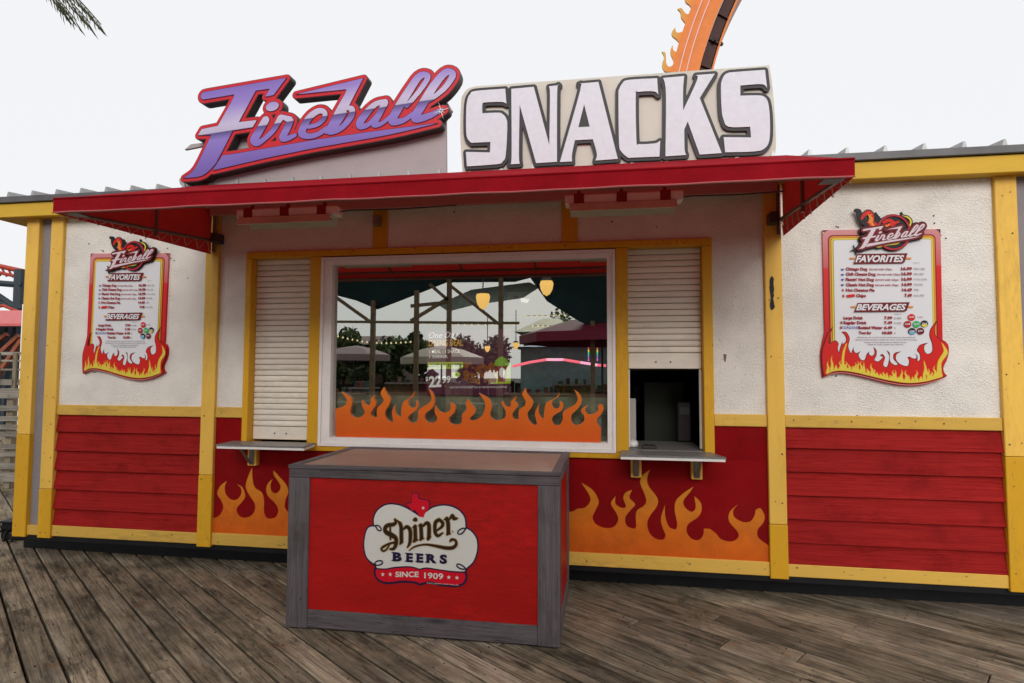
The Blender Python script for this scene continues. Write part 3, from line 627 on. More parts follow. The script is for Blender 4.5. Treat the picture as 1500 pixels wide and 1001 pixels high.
# ------------------------------------------------------------------ nail heads, chips and the torn strip
nm = MB(); r6 = random.Random(21)
def dot(x_, z_, y_, r_=.0045):
    k = len(nm.v); nm.add([(x_+r_*math.cos(a)*r6.uniform(.7, 1.2), y_-.0012, z_+r_*math.sin(a)*r6.uniform(.7, 1.2)) for a in [i*math.pi/3 for i in range(6)]], [(0, 1, 2, 3, 4, 5)])
for a0_, a1_ in ((XA, XA2), (XB1, XB2), (XC1, XC2), (XD1, XD2), (XE1, XE2)):
    z_ = .25
    while z_ < 2.9:
        for f_ in (.25, .75):
            if r6.random() < .75: dot(lerp_(a0_, a1_, f_+r6.uniform(-.08, .08)), z_+r6.uniform(-.04, .04), -.0145, r6.choice([.003, .0045, .006]))
        z_ += r6.uniform(.22, .5)
for a0_, a1_, zz0 in ((XB2, XC1, (BB+BT)/2), (XC2, -2.05, (BB+BT)/2), (-.2, XD1, (BB+BT)/2), (XD2, XE1, (BB+BT)/2), (XB2, XC1, (MT+MBm)/2), (XD2, XE1, (MT+MBm)/2), (XC2, FX1, (MT+MBm)/2), (FXR, XD1, (MT+MBm)/2), (FX1, FXR, (LT0+LT1)/2)):
    x_ = a0_+.06
    while x_ < a1_:
        dot(x_, zz0+r6.uniform(-.022, .022), -.0005 if zz0 < 2 else -.0125, r6.choice([.003, .0045, .006])); x_ += r6.uniform(.10, .38)
for _ in range(14): dot(r6.uniform(.82, 1.12), r6.uniform(1.35, 2.4), .0198, .003)
for _ in range(30): dot(r6.uniform(XD2+.02, XE1-.02), r6.uniform(1.35, 2.8), .0198, r6.choice([.002, .003]))
for _ in range(26): dot(r6.uniform(XC2, XD1), r6.uniform(.3, 1.0), .0132, r6.choice([.002, .003]))
nm.obj('nail_heads', M_['signdark'], ST, kind='stuff')
pts = []
for i, (px, w_) in enumerate(zip(range(13), (3, 6, 7, 6, 8, 6, 7, 8, 5, 8, 7, 9, 3))):
    q = W(1131, 405+i*4.1, -.0125); pts.append((q[0], q[1], w_*.0011))
plate('torn_sticker', [[(x_+w_*r6.uniform(1.6, 2.8)-.004, z_) for x_, z_, w_ in pts]+[(x_-w_*r6.uniform(.8, 1.9)-.004, z_) for x_, z_, w_ in pts[::-1]]], -.0145, -.0125, M_['black'], ST)
q = W(1062, 525, .0195); plate('glue_mark', [[(q[0]-.012, q[1]+.03), (q[0]+.012, q[1]+.028), (q[0]+.004, q[1]-.028), (q[0]-.008, q[1]-.02)]], .0192, .0199, mat('glue_mark_brown', (.20, .13, .10), .6), ST)
# ------------------------------------------------------------------ awning
AW = empty('awning', (-1.05, -.7, 2.56), 'long red fabric awning with laced triangular ends over the service windows', 'awning')
ax0, ax1, ay = -3.34, 1.217, -1.35; wx_0, wx_1 = -3.252, 1.262; zt, zbm, zw, yw = 2.655, 2.567, 3.128, -.128
def sheet(name, grid_pts, mt, par, thick=.003):
    nr, nc = len(grid_pts), len(grid_pts[0]); v = [p for r_ in grid_pts for p in r_]
    f = [(i*nc+j, i*nc+j+1, (i+1)*nc+j+1, (i+1)*nc+j) for i in range(nr-1) for j in range(nc-1)]
    return O(name, v, f, mt, par, smooth=True)
cols = 40
def lerp(a, b_, t): return a+(b_-a)*t
canopy = [[(lerp(lerp(ax0, ax1, j/cols), lerp(wx_0, wx_1, j/cols), i/6), lerp(ay, yw, i/6), lerp(zt, zw, i/6)-.012*abs(math.sin(j/cols*math.pi*5))*math.sin(i/6*math.pi)) for j in range(cols+1)] for i in range(7)]
cnp = sheet('canopy', canopy, M_['awning'], AW)
val = [[(lerp(ax0, ax1, j/cols), ay-.004-.004*math.sin(j*.9)*t, lerp(zt, zbm, t)+.0015*math.sin(j*1.7)*t) for j in range(cols+1)] for t in (0, .5, 1)]
sheet('valance', val, M_['awning'], AW)
MB().tube([p for p in val[0]], .006, 6).obj('piping', M_['awning'], AW); MB().tube([(p[0], p[1]-.002, p[2]) for p in val[2]], .005, 6).obj('hem', mat('pale_red_hem', (.45, .12, .12), .6), AW)
for side, xf, xw in ((-1, ax0, wx_0), (1, ax1, wx_1)):
    pts = []
    for i in range(9):
        t = i/8; X = lerp(xf, xw, t); Y = lerp(ay, -.02, t); zT = lerp(zt, zw+.03, t); zB = lerp(zbm, 2.577, t)
        pts.append([(X, Y, zT), (X, Y, (zT+zB)/2), (X, Y, zB)])
    sheet('side_panel', pts, M_['awning'], AW)
    inn = -side*.035
    MB().tube([(xf+inn, ay+.02, zbm+.012), (xw+inn, -.03, 2.685)], .013, 8).obj('frame_tube', M_['steel'], AW)
    MB().tube([(xf+inn, ay+.02, zt-.01), (xw+inn, yw, zw-.03)], .013, 8).obj('frame_tube', M_['steel'], AW)
    MB().tube([(lerp(xf, xw, .55)+inn, lerp(ay, -.02, .55), 2.59), (lerp(xf, xw, .55)+inn, lerp(ay, -.02, .55), 2.87)], .012, 8).obj('frame_tube', M_['steel'], AW)
    MB().tube([(xw+inn, -.035, 2.59), (xw+inn, -.035, 3.08)], .012, 8).obj('frame_tube', M_['steel'], AW)
    lc = []; NZ = 20                                      # cord from the tube down to eyelets in the cloth
    for i in range(NZ+1):
        t = i/NZ*.96+.03; X = lerp(xf, xw, t); Y = lerp(ay, -.03, t); zT = lerp(zbm+.012, 2.685, t)
        lc.append((X+inn*.9, Y, zT) if i % 2 else (X-side*.004, Y, zT-.02-.065*t-.02*rr.random()))
    MB().tube(lc, .0032, 4).obj('lacing_cord', M_['lace'], AW)
    # small grey tray at the outer corner
    box('corner_plate', xf+(.03 if side < 0 else -.13), xf+(.13 if side < 0 else -.03), ay+.03, ay+.13, zbm+.004, zbm+.012, M_['signdark'], AW)
    MB().box(xw+inn*2.2-.03, xw+inn*2.2+.03, -.10, -.0, 2.66, 2.74, .005).obj('wall_mount', M_['signdark'], AW)
MB().tube([(ax0+.03, ay+.02, zbm+.012), (ax1-.03, ay+.02, zbm+.012)], .014, 8).obj('front_bar', M_['steel'], AW)
MB().tube([(ax0+.03, ay+.02, zt-.012), (ax1-.03, ay+.02, zt-.012)], .012, 8).obj('front_bar', M_['steel'], AW)
MB().box(wx_0+.06, wx_1-.06, -.135, -.102, 2.872, 2.955, .004).obj('wall_bar', mat('pinkish_wall_bar', (.42, .22, .20), .5), AW)
for k in range(6):
    t = (k+.5)/6; X0 = lerp(ax0, ax1, t); MB().tube([(X0, ay+.03, zt-.02), (X0, -.05, 3.06)], .012, 8).obj('rafter', M_['steel'], AW)
for px in (552,):
    X0 = W(px, 300, -.05)[0]; MB().box(X0-.025, X0+.025, -.07, -.0125, 2.76, 2.84, .004).obj('clamp', M_['bracket'], AW)
# ------------------------------------------------------------------ overhead heaters
def heater(px0, px1, py, label):
    y = -.72; X0, Z0 = W(px0, py, y); X1, Z1 = W(px1, py, y); z = 2.655; h = empty('radiant_heater', ((X0+X1)/2, y, z), label, 'heater', 'heaters under the awning')
    box('housing', X0, X1-.01, y-.05, y+.05, z, z+.062, M_['heater'], h, c=.008)
    prof = [(-.062, .0), (-.085, -.052), (-.08, -.056), (-.05, -.004), (.05, -.004), (.075, -.05), (.08, -.046), (.06, .0)]
    v = [(xx, y+a, z+b_) for xx in (X0+.03, X1-.05) for a, b_ in prof]; k = len(prof)
    O('reflector', v, [(i, (i+1) % k, (i+1) % k+k, i+k) for i in range(k)]+[tuple(range(k))[::-1], tuple(range(k, 2*k))], M_['heatref'], h)
    for t in (.08, .44, .80):
        X = lerp(X0, X1, t); MB().box(X-.001, X+.062, y-.057, y+.056, z-.006, z+.067, .003).box(X+.02, X+.04, y-.01, y+.01, z+.06, z+.16).obj('bracket', M_['bracketred'], h)
    MB().tube([(X1-.02, y, z+.03), (X1+.05, y+.03, z+.045), (X1+.35, y+.2, z+.09), (X1+.7, y+.4, z+.16)], .005, 6).obj('cable', M_['signdark'], h)
    MB().tube([(X0+.05, y-.005, z-.022), (X1-.08, y-.005, z-.022)], .008, 8).obj('heating_tube', M_['rib'], h)
heater(352, 500, 318, 'beige radiant heater under the awning above the closed left shutter')
heater(828, 1002, 297, 'beige radiant heater under the awning above the half open right shutter')
# ------------------------------------------------------------------ lettered signs on the roof edge
def TXG(s, p0, p1, cap, cr, y, bold=.012, shear=0.0):
    """text from baseline point p0 to p1 (crop coordinates), capitals cap crop-pixels tall"""
    ox, oy, sc_ = cr; a = W(ox+p0[0]/sc_, oy+p0[1]/sc_, y); b_ = W(ox+p1[0]/sc_, oy+p1[1]/sc_, y); c = W(ox+p0[0]/sc_, oy+(p0[1]-cap)/sc_, y)
    return text_geo(s, a[0], b_[0], a[1], c[1]-a[1], y, bold, shear, (b_[1]-a[1])/(b_[0]-a[0]))
def words(name, items, cr, y, mt, par, **k):
    mb = MB()
    for it in items:
        v, f = TXG(it[0], it[1], it[2], it[3], cr, y, *(it[4:])); mb.add(v, f)
    return mb.obj(name, mt, par, **k)
# --- SNACKS
YS = -.140
C3 = (660, 90, 5.8875); C4 = (900, 80, 5.8875)
letters = [
 (C3, [(472,238,1),(215,258),(170,285),(147,330),(136,430),(136,610),(148,670),(180,705,1),(345,697,1),(340,788,1),(133,783,1),(142,908,1),(405,888),(450,865),(476,810),(490,560),(478,490),(450,458),(415,445),(275,450,1),(275,375),(300,357),(440,352),(482,367,1)]),
 (C3, [(525,240,1),(718,222,1),(852,725,1),(858,300),(850,218,1),(937,208,1),(920,265),(918,868,1),(738,880,1),(596,375,1),(590,800),(597,885,1),(508,890,1),(527,830),(525,300)]),
 (C3, [(1275,180,1),(1442,843,1),(1250,857,1),(1262,800),(1228,674,1),(1072,682,1),(1048,800),(1048,865,1),(943,870,1),(1118,255),(1108,195,1)]),
 (C4, [(368,207,1),(120,222),(70,250),(42,300),(35,360),(40,760),(60,840),(120,893,1),(388,882,1),(395,745,1),(350,768),(212,775),(190,745),(184,350),(205,325),(340,320),(378,348,1)]),
 (C4, [(420,205,1),(602,188,1),(592,300),(592,485,1),(712,225),(705,180,1),(865,168,1),(735,378,1),(925,852,1),(735,865,1),(632,580,1),(602,650,1),(605,820),(618,868,1),(440,880,1),(445,400),(437,260)]),
 (C4, [(1298,135,1),(1060,152),(970,165),(930,215),(918,290),(925,480),(940,560),(985,625),(1170,625,1),(1178,718,1),(942,715,1),(955,845,1),(1200,838),(1290,815),(1335,740),(1340,560),(1325,420),(1295,370),(1240,355),(1085,358,1),(1085,270,1),(1270,258),(1315,290,1)])]
SN = empty('roof_sign', (.06, -.12, 3.14), 'long cream sign board with tall pale block capitals spelling SNACKS', 'sign', 'roof signs')
polys = [smooth_path(trace(p, *c, YS), 4) for c, p in letters]
hole = trace([(1152, 372), (1200, 566), (1102, 570)], *C3, YS)
xs, zs, X, Z = grid(-1.12, 1.28, 3.08, 3.98, .004)
D = np.minimum.reduce([sdf_poly(p, X, Z) for p in polys])
D = np.maximum(D, -sdf_poly([(p[0], p[1]) for p in hole], X, Z)) if False else D
plate('letter_backing', iso(D, xs, zs, .0235, .0012), YS+.004, YS+.027, M_['snackdark'], SN)
for k, p in enumerate(polys):
    plate('letter', [p]+([[(q[0], q[1]) for q in hole]] if k == 2 else []), YS-.004, YS+.003, M_['snacklight'], SN)
pn_ = [(105, 978, 1), (85, 640), (92, 350), (112, 285), (150, 240), (215, 218, 1)]
pn2 = [(1316, 97, 1), (1337, 115), (1372, 380), (1392, 800), (1350, 872), (1250, 918, 1)]
Yp = YS+.032
pl_ = trace(pn_, *C3, Yp)+trace(pn2, *C4, Yp)
zbot = pl_[0][1]; pl_[-1] = (pl_[-1][0], zbot+.004, 1); 
plate('sign_board', [smooth_path(pl_, 5)], Yp-.004, Yp+.04, M_['snackpanel'], SN)
for X0 in (-.9, -.35, .25, .85): box('sign_foot', X0-.02, X0+.02, Yp+.041, Yp+.09, 3.125, 3.35, M_['bracket'], SN)
# --- the script sign
YF = -.20; C1 = (255, 90, 5.268)
def c2(l): return [(p[0]+1106.3,)+tuple(p[1:]) for p in l]
Fp = [[(245,237,1),(868,130,1),(770,262,1),(705,275,1),(742,212,1),(632,228,1),(500,472,1),(640,455,1),(608,512,1),(455,535,1),(350,740),(305,812),(215,885),(75,902,1),(140,855),(190,780),(290,570,1),(187,572,1),(215,525,1),(340,500,1),(462,280),(440,261,1),(232,297,1),(213,290),(208,268),(222,245)],
      [(300,843,1),(375,728,1),(480,714,1),(1106,605,1),(1560,540),(2036,479,1),(1660,568),(1106,667),(700,750,1)],
      [(940,258,1),(1461,132,1),(1350,345),(1255,505),(1165,560),(1240,395),(1330,232),(1300,221,1),(1106,240,1)]]
Fs = [[(708,455,32),(665,530,34),(622,605,38),(645,632,26),(700,600,20),(770,530,22),(822,440,26)],
      [(828,425,14),(868,442,22),(898,460,28),(870,525,30),(840,588,32),(875,597,22),(935,572,16)],
      [(1040,508,16),(1110,488,18),(1160,440,20),(1162,395,20),(1115,385,24),(1050,430,28),(1000,510,32),(990,560,32),(1040,580,22),(1110,565,20),(1180,520,20)],
      [(1310,400,28),(1240,500,32),(1205,540,30),(1270,530,22),(1330,480,24),(1372,415,26),(1372,368,22),(1335,362,16)],
      c2([(525,312,20),(450,332,22),(385,395,30),(330,470,32),(335,503,26),(395,490,18),(460,420,16)]),
      c2([(522,325,26),(465,430,26),(440,490,24),(500,480,16),(560,430,14)]),
      c2([(690,345,18),(785,235,20),(850,135,22),(835,105,22),(780,125,30),(700,240,34),(620,370,36),(580,450,34),(600,470,28),(670,455,20),(740,405,16)]),
      c2([(870,300,16),(975,215,22),(1042,120,26),(1030,85,24),(980,95,30),(900,190,34),(820,320,36),(755,430,34),(790,445,28),(870,420,24),(935,388,18),(978,372,5)])]
Fdot = [(760+52*math.cos(a)*.94+34*math.sin(a)*.34, 350-52*math.cos(a)*.34+34*math.sin(a)*.94) for a in [i*math.pi/8 for i in range(16)]]
fillp = [(600,655),(1040,570),(1500,500),(1990,425),(2042,480),(1106,645),(600,715)]
def wl_(l): return [W(C1[0]+p[0]/C1[2], C1[1]+p[1]/C1[2], YF)+tuple(p[2:]) for p in l]
SCL = abs(wl_([(0, 500)])[0][0]-wl_([(1000, 500)])[0][0])/1000
Fpoly = [smooth_path(wl_(p), 4) for p in Fp]+[smooth_path(wl_(Fdot), 2)]
Fstr = [smooth_stroke([(a, b_, r_*SCL*.86) for a, b_, r_ in wl_(q)], 4) for q in Fs]
allp = [p for q in Fpoly for p in q]
xs, zs, X, Z = grid(min(p[0] for p in allp)-.08, max(p[0] for p in allp)+.3, min(p[1] for p in allp)-.08, max(p[1] for p in allp)+.3, .0042)
DL = np.minimum.reduce([sdf_poly(p, X, Z) for p in Fpoly]+[sdf_stroke(p, X, Z) for p in Fstr])
DR = np.minimum(DL, sdf_poly([(p[0], p[1]) for p in wl_(fillp)], X, Z)+.022)
FB = empty('script_sign', (-2.0, -.12, 3.14), 'slanted purple script sign with crimson edge on a grey backing panel', 'sign', 'roof signs')
plate('sign_body', iso(DR, xs, zs, .0345, .0012), YF+.006, YF+.085, M_['signdark'], FB)
plate('red_face', iso(DR, xs, zs, .029, .001), YF+.002, YF+.007, M_['signred'], FB)
lt_loops = iso(DL, xs, zs, .0, .0008)
plate('key_line', iso(DL, xs, zs, .0052, .001), YF-.0005, YF+.003, M_['signline'], FB)
a_ = wl_([(187, 572)])[0]; b2_ = wl_([(2050, 286)])[0]; dv = Vector((b2_[0]-a_[0], 0, b2_[1]-a_[1])).normalized(); ax_ = (-dv.z, 0, dv.x)
pts_ = [p for l_ in lt_loops for p in l_]; cx = (min(p[0] for p in pts_)+max(p[0] for p in pts_))/2; cz = (min(p[1] for p in pts_)+max(p[1] for p in pts_))/2
off = (a_[0]-cx)*ax_[0]+(a_[1]-cz)*ax_[2]
vio = mat('violet_chrome_lettering', (.4, .3, .6), .35, grad=dict(axis=ax_, lo=off-.30, hi=off+.42, stops=[(0, (.18, .12, .42)), (.22, (.24, .17, .52)), (.33, (.27, .20, .56)), (.41, (.10, .07, .22)), (.418, (.50, .46, .62)), (.50, (.56, .50, .70)), (.72, (.30, .22, .58)), (1, (.19, .12, .45))]), var=.04)
plate('lettering', lt_loops, YF-.004, YF, vio, FB)
Yg = -.105
gp = [(80,682,1),(235,652,1),(252,690,1),(150,850,1),(100,885,1),(40,905,1),(45,950),(75,968,1),(2095,880,1),(2103,860,1),(2100,455,1),(2148,380,1),(2112,322,1),(1500,470,1),(700,570,1),(130,640,1)]
gpl = [W(C1[0]+p[0]/C1[2], C1[1]+p[1]/C1[2], Yg)+tuple(p[2:]) for p in gp]
plate('backing_panel', [smooth_path(gpl, 2)], Yg, Yg+.025, M_['signpanel'], FB)
sp_ = wl_(c2([(955, 385)]))[0]; mb = MB()
for k in range(8):
    a = k*math.pi/4+.3; L = (.075, .035)[k % 2]; w_ = .004
    mb.add([(sp_[0]-w_*math.sin(a), YF-.007, sp_[1]+w_*math.cos(a)), (sp_[0]+w_*math.sin(a), YF-.007, sp_[1]-w_*math.cos(a)), (sp_[0]+L*math.cos(a), YF-.007, sp_[1]+L*math.sin(a))], [(0, 1, 2)])
mb.obj('sparkle', M_['whitep'], FB)
for X0 in (-2.9, -2.3, -1.7, -1.25): box('sign_foot', X0-.02, X0+.02, Yg+.026, Yg+.07, 3.125, 3.3, M_['bracket'], FB)
# ------------------------------------------------------------------ menu boards
CP = (1190, 300, 3.709); CU = (1195, 460, 7.5); CQ = (1200, 300, 9.375)
YM = .0
def P_(l, y=YM): return trace(l, *CP, y)
def U_(l, y=YM): return trace(l, *CU, y)
def Q_(l, y=YM): return trace(l, *CQ, y)
MBD = empty('menu_board', (1.92, .0, 1.58), 'flame-bordered menu board on the stucco wall right of the service windows', 'menu board', 'menu boards')
def arc_(cx_, cy_, r_, a0_, a1_, n_=6): return [(cx_+r_*math.cos(math.radians(a0_+(a1_-a0_)*i/n_)), cy_+r_*math.sin(math.radians(a0_+(a1_-a0_)*i/n_))) for i in range(n_+1)]
outer = P_([(68,690,1)]+arc_(56+42, 138+42, 42, 180, 270)+arc_(697-42, 133+42, 42, 270, 360)+[(708,735,1)])+U_([(1440,320),(1460,400),(1440,500),(1402,590),(1410,650),(1445,682,1),(1330,735),(1180,780),(1000,793),(800,765),(600,715),(450,680),(300,655),(180,662),(76,702,1),(60,560),(56,420),(80,290)])
top = W(CP[0], CP[1]+132/CP[2])[1]; bot = W(CP[0], CU[1]+790/CU[2])[1]; zc = (top+bot)/2
hh_ = (top-bot)/2
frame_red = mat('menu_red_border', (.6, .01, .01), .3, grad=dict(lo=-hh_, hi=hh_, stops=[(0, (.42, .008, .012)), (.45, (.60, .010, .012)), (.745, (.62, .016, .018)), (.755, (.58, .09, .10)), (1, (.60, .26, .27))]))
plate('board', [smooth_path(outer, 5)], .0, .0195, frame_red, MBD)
def ring(s, bottom=885):
    r_ = max(42-s*.55, 12)
    l_ = P_([(68+s,bottom,1)]+arc_(56+s+r_, 138+s+r_, r_, 180, 270)+arc_(697-s-r_, 133+s+r_, r_, 270, 360)+[(712-s,bottom,1)])
    return smooth_path([l_[0]]+[(p[0], p[1], 1) for p in l_[1:-1]]+[l_[-1]], 1)
pm = lambda nm, c, r=.4, e=0: mat(nm, c, r, emit=(c, e) if e else None)
mar, ora, yel_, wht = pm('maroon_print', (.16, .008, .012)), pm('orange_print', (.70, .25, .03)), pm('yellow_print', (.70, .56, .06)), pm('white_board_print', (.70, .69, .72), .3)
olv, redp, blk = pm('olive_line_print', (.16, .10, .02)), pm('bright_red_print', (.60, .012, .008)), pm('black_print', (.012, .01, .012))
yy = -.0012
for s_, mt_ in ((28, mar), (34, ora), (43, olv), (45, yel_), (54, olv)):
    plate('border_band', [ring(s_)], yy, yy+.0010, mt_, MBD); yy -= .0012
plate('text_panel', [ring(56)], yy, yy+.0010, wht, MBD); yy -= .0012
# printed flames at the foot
fl_ = [(80,690,1),(62,560),(60,420),(95,300),(130,210),(187,138,1),(150,240),(140,320),(185,300),(215,292),(245,325),(238,380),(250,420),(262,370),(288,300,1),(290,330),(325,300),(318,245),(275,198,1),(330,200),(368,270),(352,360),(382,430),(395,400),(412,360,1),(412,400),(440,430),(490,408,1),(465,450),(490,500),(530,505),(555,440),(585,412,1),(580,440),(610,462),(640,430),(628,365,1),(662,400),(660,460),(640,505),(680,522),(720,490),(730,472),(698,462,1),(725,440),(755,480),(740,530),(740,570),(775,582),(795,520),(800,460),(770,400,1),(805,430),(812,520),(860,560),(892,550),(845,490),(860,430),(935,412,1),(880,450),(880,510),(930,555),(1000,572),(1018,520),(1000,478,1),(1030,470),(1050,485),(1092,490),(1100,460),(1075,435,1),(1110,460),(1112,515),(1138,500),(1132,440),(1105,400),(1140,340),(1235,315,1),(1188,350),(1190,410),(1225,440),(1270,410),(1268,330),(1240,240),(1255,160),(1330,65,1),(1302,150),(1312,240),(1392,300),(1440,330),(1455,400),(1435,500),(1395,590),(1405,645),(1435,680,1),(1330,715),(1180,752),(1000,765),(800,738),(600,692),(450,655),(300,632),(180,640)]
fw = smooth_path(U_(fl_), 4); pxs = [p[0] for p in fw]; pzs = [p[1] for p in fw]
xs, zs, X, Z = grid(min(pxs)-.02, max(pxs)+.02, min(pzs)-.02, max(pzs)+.02, .0024)
DF = sdf_poly(fw, X, Z)
plate('printed_flames', [fw], yy, yy+.0010, mar, MBD); yy -= .0012
plate('printed_flames', iso(DF, xs, zs, -.0045, .0006), yy, yy+.0010, redp, MBD); yy -= .0012
us = 1/ (CU[2])*abs(W(1300, 500)[0]-W(1301, 500)[0])
r2 = random.Random(5); st_ = []
def wave(ux):                                              # foot line of the flames
    ks = [(80, 690), (180, 640), (300, 632), (450, 655), (600, 692), (800, 738), (1000, 765), (1180, 752), (1330, 715), (1435, 680)]
    return np.interp(ux, [k[0] for k in ks], [k[1] for k in ks])
ux = 125
while ux < 1400:
    h_ = r2.uniform(35, 120)*(1.35 if (ux < 260 or ux > 1150) else 1); b0 = wave(ux)-26; ln = r2.uniform(-24, 24)
    st_.append([(ux, b0, 22), (ux+ln*.5, b0-h_*.4, 13), (ux-ln*.4, b0-h_*.75, 6), (ux+ln*.3, b0-h_, 1)])
    ux += r2.uniform(26, 48)
st_.append([(1350, 690, 30), (1345, 600, 24), (1355, 520, 20), (1415, 430, 24), (1400, 370, 12), (1375, 320, 2)])
st_.append([(300, 600, 18), (290, 520, 14), (300, 420, 12), (330, 330, 5)])
st_.append([(1210, 660, 18), (1195, 600, 12), (1180, 520, 3)])
st_.append([(wavex, wave(wavex)-12, 11) for wavex in range(120, 1380, 40)])
DS = np.minimum.reduce([sdf_stroke(smooth_stroke([q+(p[2]*us,) for p, q in zip(pp, U_([(p[0], p[1]) for p in pp]))], 3), X, Z) for pp in st_])
DS = np.maximum(DS, DF+.004)
plate('printed_flames', iso(DS, xs, zs, .0018, .0005), yy, yy+.0010, ora, MBD); yy -= .0012
plate('printed_flames', iso(DS, xs, zs, -.0016, .0005), yy, yy+.0010, yel_, MBD); yy -= .0012
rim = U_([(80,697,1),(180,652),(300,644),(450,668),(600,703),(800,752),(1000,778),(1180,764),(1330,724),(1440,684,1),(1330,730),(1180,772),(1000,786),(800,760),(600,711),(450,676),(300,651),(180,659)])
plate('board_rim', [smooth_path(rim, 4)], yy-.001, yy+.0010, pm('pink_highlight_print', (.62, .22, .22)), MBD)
yt = yy-.0012
# headings
def head(x0, y0, x1, y1, s_, bx):
    for a, b_ in bx: plate('heading_bar', [P_([(a, (y0+y1)/2-6), (b_, (y0+y1)/2-6), (b_, (y0+y1)/2+3), (a, (y0+y1)/2+3)], yt)], yt, yt+.0008, ora, MBD)
    plate('heading_plate', [P_([(x0+14, y0), (x1+5, y0-4), (x1-12, y1-4), (x1-22, y1+1), (x0-6, y1+4), (x0+6, y1-22)], yt)], yt-.002, yt-.0002, mar, MBD)
    words('heading_text', [(s_, (x0+5, y1-7), (x1-12, y1-8), (y1-y0)*.70, .035, .35)], CP, yt-.0045, wht, MBD)
head(228, 268, 512, 318, 'FAVORITES', ((203, 232), (500, 538))); head(232, 534, 524, 580, 'BEVERAGES', ((210, 238), (515, 548)))
tr_ = pm('menu_red_text', (.30, .006, .02)); tg = pm('menu_grey_text', (.22, .17, .18)); tb = pm('menu_blue_text', (.02, .06, .40))
rows = [('Chicago Dog', 182, 299, 356, 'Served with Chips', 308, 434, '16.99', 483, '930-1260', 612), ('Chili Cheese Dog', 182, 344, 384, 'Served with Chips', 351, 479, '16.99', 485, '960-1050', 605),
        ("Flamin' Hot Dog", 182, 335, 413, 'Served with Chips', 341, 470, '16.99', 485, '1110-1210', 622), ('Classic Hot Dog', 183, 335, 442, 'Served with Chips', 341, 470, '14.99', 487, '730-950', 600),
        ('Hot Cheetos Pie', 183, 339, 471, '', 0, 0, '14.49', 488, '790', 578), ('Chips', 238, 292, 501, '', 0, 0, '7.49', 501, '310-470', 608)]
red_items, grey_items, sm = [], [], []
for n_, a, b_, y_, s2, a2, b2, pr, xp, cal, xc in rows:
    red_items += [(n_, (a, y_), (b_, y_+.5), 15.5, .05), (pr, (xp, y_-1), (542, y_-1), 16, .055)]
    if s2: sm.append((s2, (a2, y_-1), (b2, y_-.5), 10, .02, .25))
    grey_items.append((cal, (552, y_-2), (xc, y_-2), 11, .0))
bev = [('Large Drink', 170, 277, 622, '7.99', 391, '0-490', 484), ('Regular Drink', 170, 297, 648, '7.49', 391, '0-520', 484), ('Bottled Water', 250, 383, 675, '6.49', 391, '0', 452), ('Two for', 253, 322, 703, '10.00', 381, '0', 453)]
for n_, a, b_, y_, pr, xp, cal, xc in bev:
    red_items += [(n_, (a, y_), (b_, y_+.5), 15.5, .05), (pr, (xp, y_), (435, y_), 15, .05)]
    grey_items.append((cal, (445, y_), (xc, y_), 10, .0))
red_items += [('S', (161, 470), (172, 470), 12, .04), ('S', (163, 502), (176, 502), 13, .04), ('S', (152, 647), (165, 647), 13, .04), ('S', (150, 674), (165, 674), 13, .04)]
grey_items += [('Calories', (548, 318), (583, 318), 6, .0), ('Calories', (446, 597), (484, 597), 6, .0), ('CARB', (570, 614), (600, 614), 7, .0)]
words('menu_text', red_items, CP, yt, tr_, MBD); words('menu_text', sm, CP, yt, tr_, MBD); words('menu_text', grey_items, CP, yt, tg, MBD)
words('menu_text', [('DASANI', (171, 675), (246, 675), 15, .0)]+[('w', (155, y_), (173, y_), 14, .05) for y_ in (357, 385, 412, 441)], CP, yt, tb, MBD)
plate('chip_badge', [P_([(186, 490), (230, 485), (232, 500), (188, 505)], yt)], yt-.0006, yt+.0002, redp, MBD)
fine = ['2,000 calories a day is used for general nutrition advice, but calorie needs vary.', 'Additional nutrition information available upon request. Limit one refill per purchase.', 'Prices do not include applicable sales tax. Selection may vary.', 'Please ask a team member about allergens.']
words('fine_print', [(s_, (a, y_), (b_, y_), 5.5, .02) for s_, a, b_, y_ in zip(fine, (242, 233, 285, 303), (563, 570, 512, 496), (723, 736, 750, 762))], CP, yt, tg, MBD)
def disc(name, cx_, cy_, r_, mt_, y, half=False):
    c = P_([(cx_, cy_)], y)[0]; rr_ = r_/CP[2]*abs(W(1300, 450)[0]-W(1301, 450)[0])*1.0
    a0 = math.pi if half else 0; n_ = 24
    lp = [(c[0]+rr_*math.cos(a0+(math.pi if half else 2*math.pi)*i/n_), c[1]+rr_*math.sin(a0+(math.pi if half else 2*math.pi)*i/n_)) for i in range(n_+(1 if half else 0))]
    return plate(name, [lp], y, y+.0008, mt_, MBD)
gre, bl2 = pm('green_badge_print', (.03, .40, .12)), pm('light_blue_badge_print', (.12, .40, .62))
for cx_, cy_, c_, tx, h in ((539, 612, redp, 'Coke', None), (518, 650, pm('dark_red_badge_print', (.38, .008, .012)), 'Cola', None), (566, 650, gre, 'Sprite', None), (609, 647, blk, 'Zero', yel_), (542, 688, blk, 'Diet', bl2), (588, 687, pm('plum_badge_print', (.15, .01, .02)), 'Dr', None)):
    disc('drink_badge', cx_, cy_, 20, c_, yt)
    if h: disc('badge_band', cx_, cy_+3, 16, h, yt-.001, True)
    words('badge_text', [(tx, (cx_-14, cy_+4), (cx_+14, cy_+1), 9, .03, .2)], CP, yt-.0022, wht, MBD)
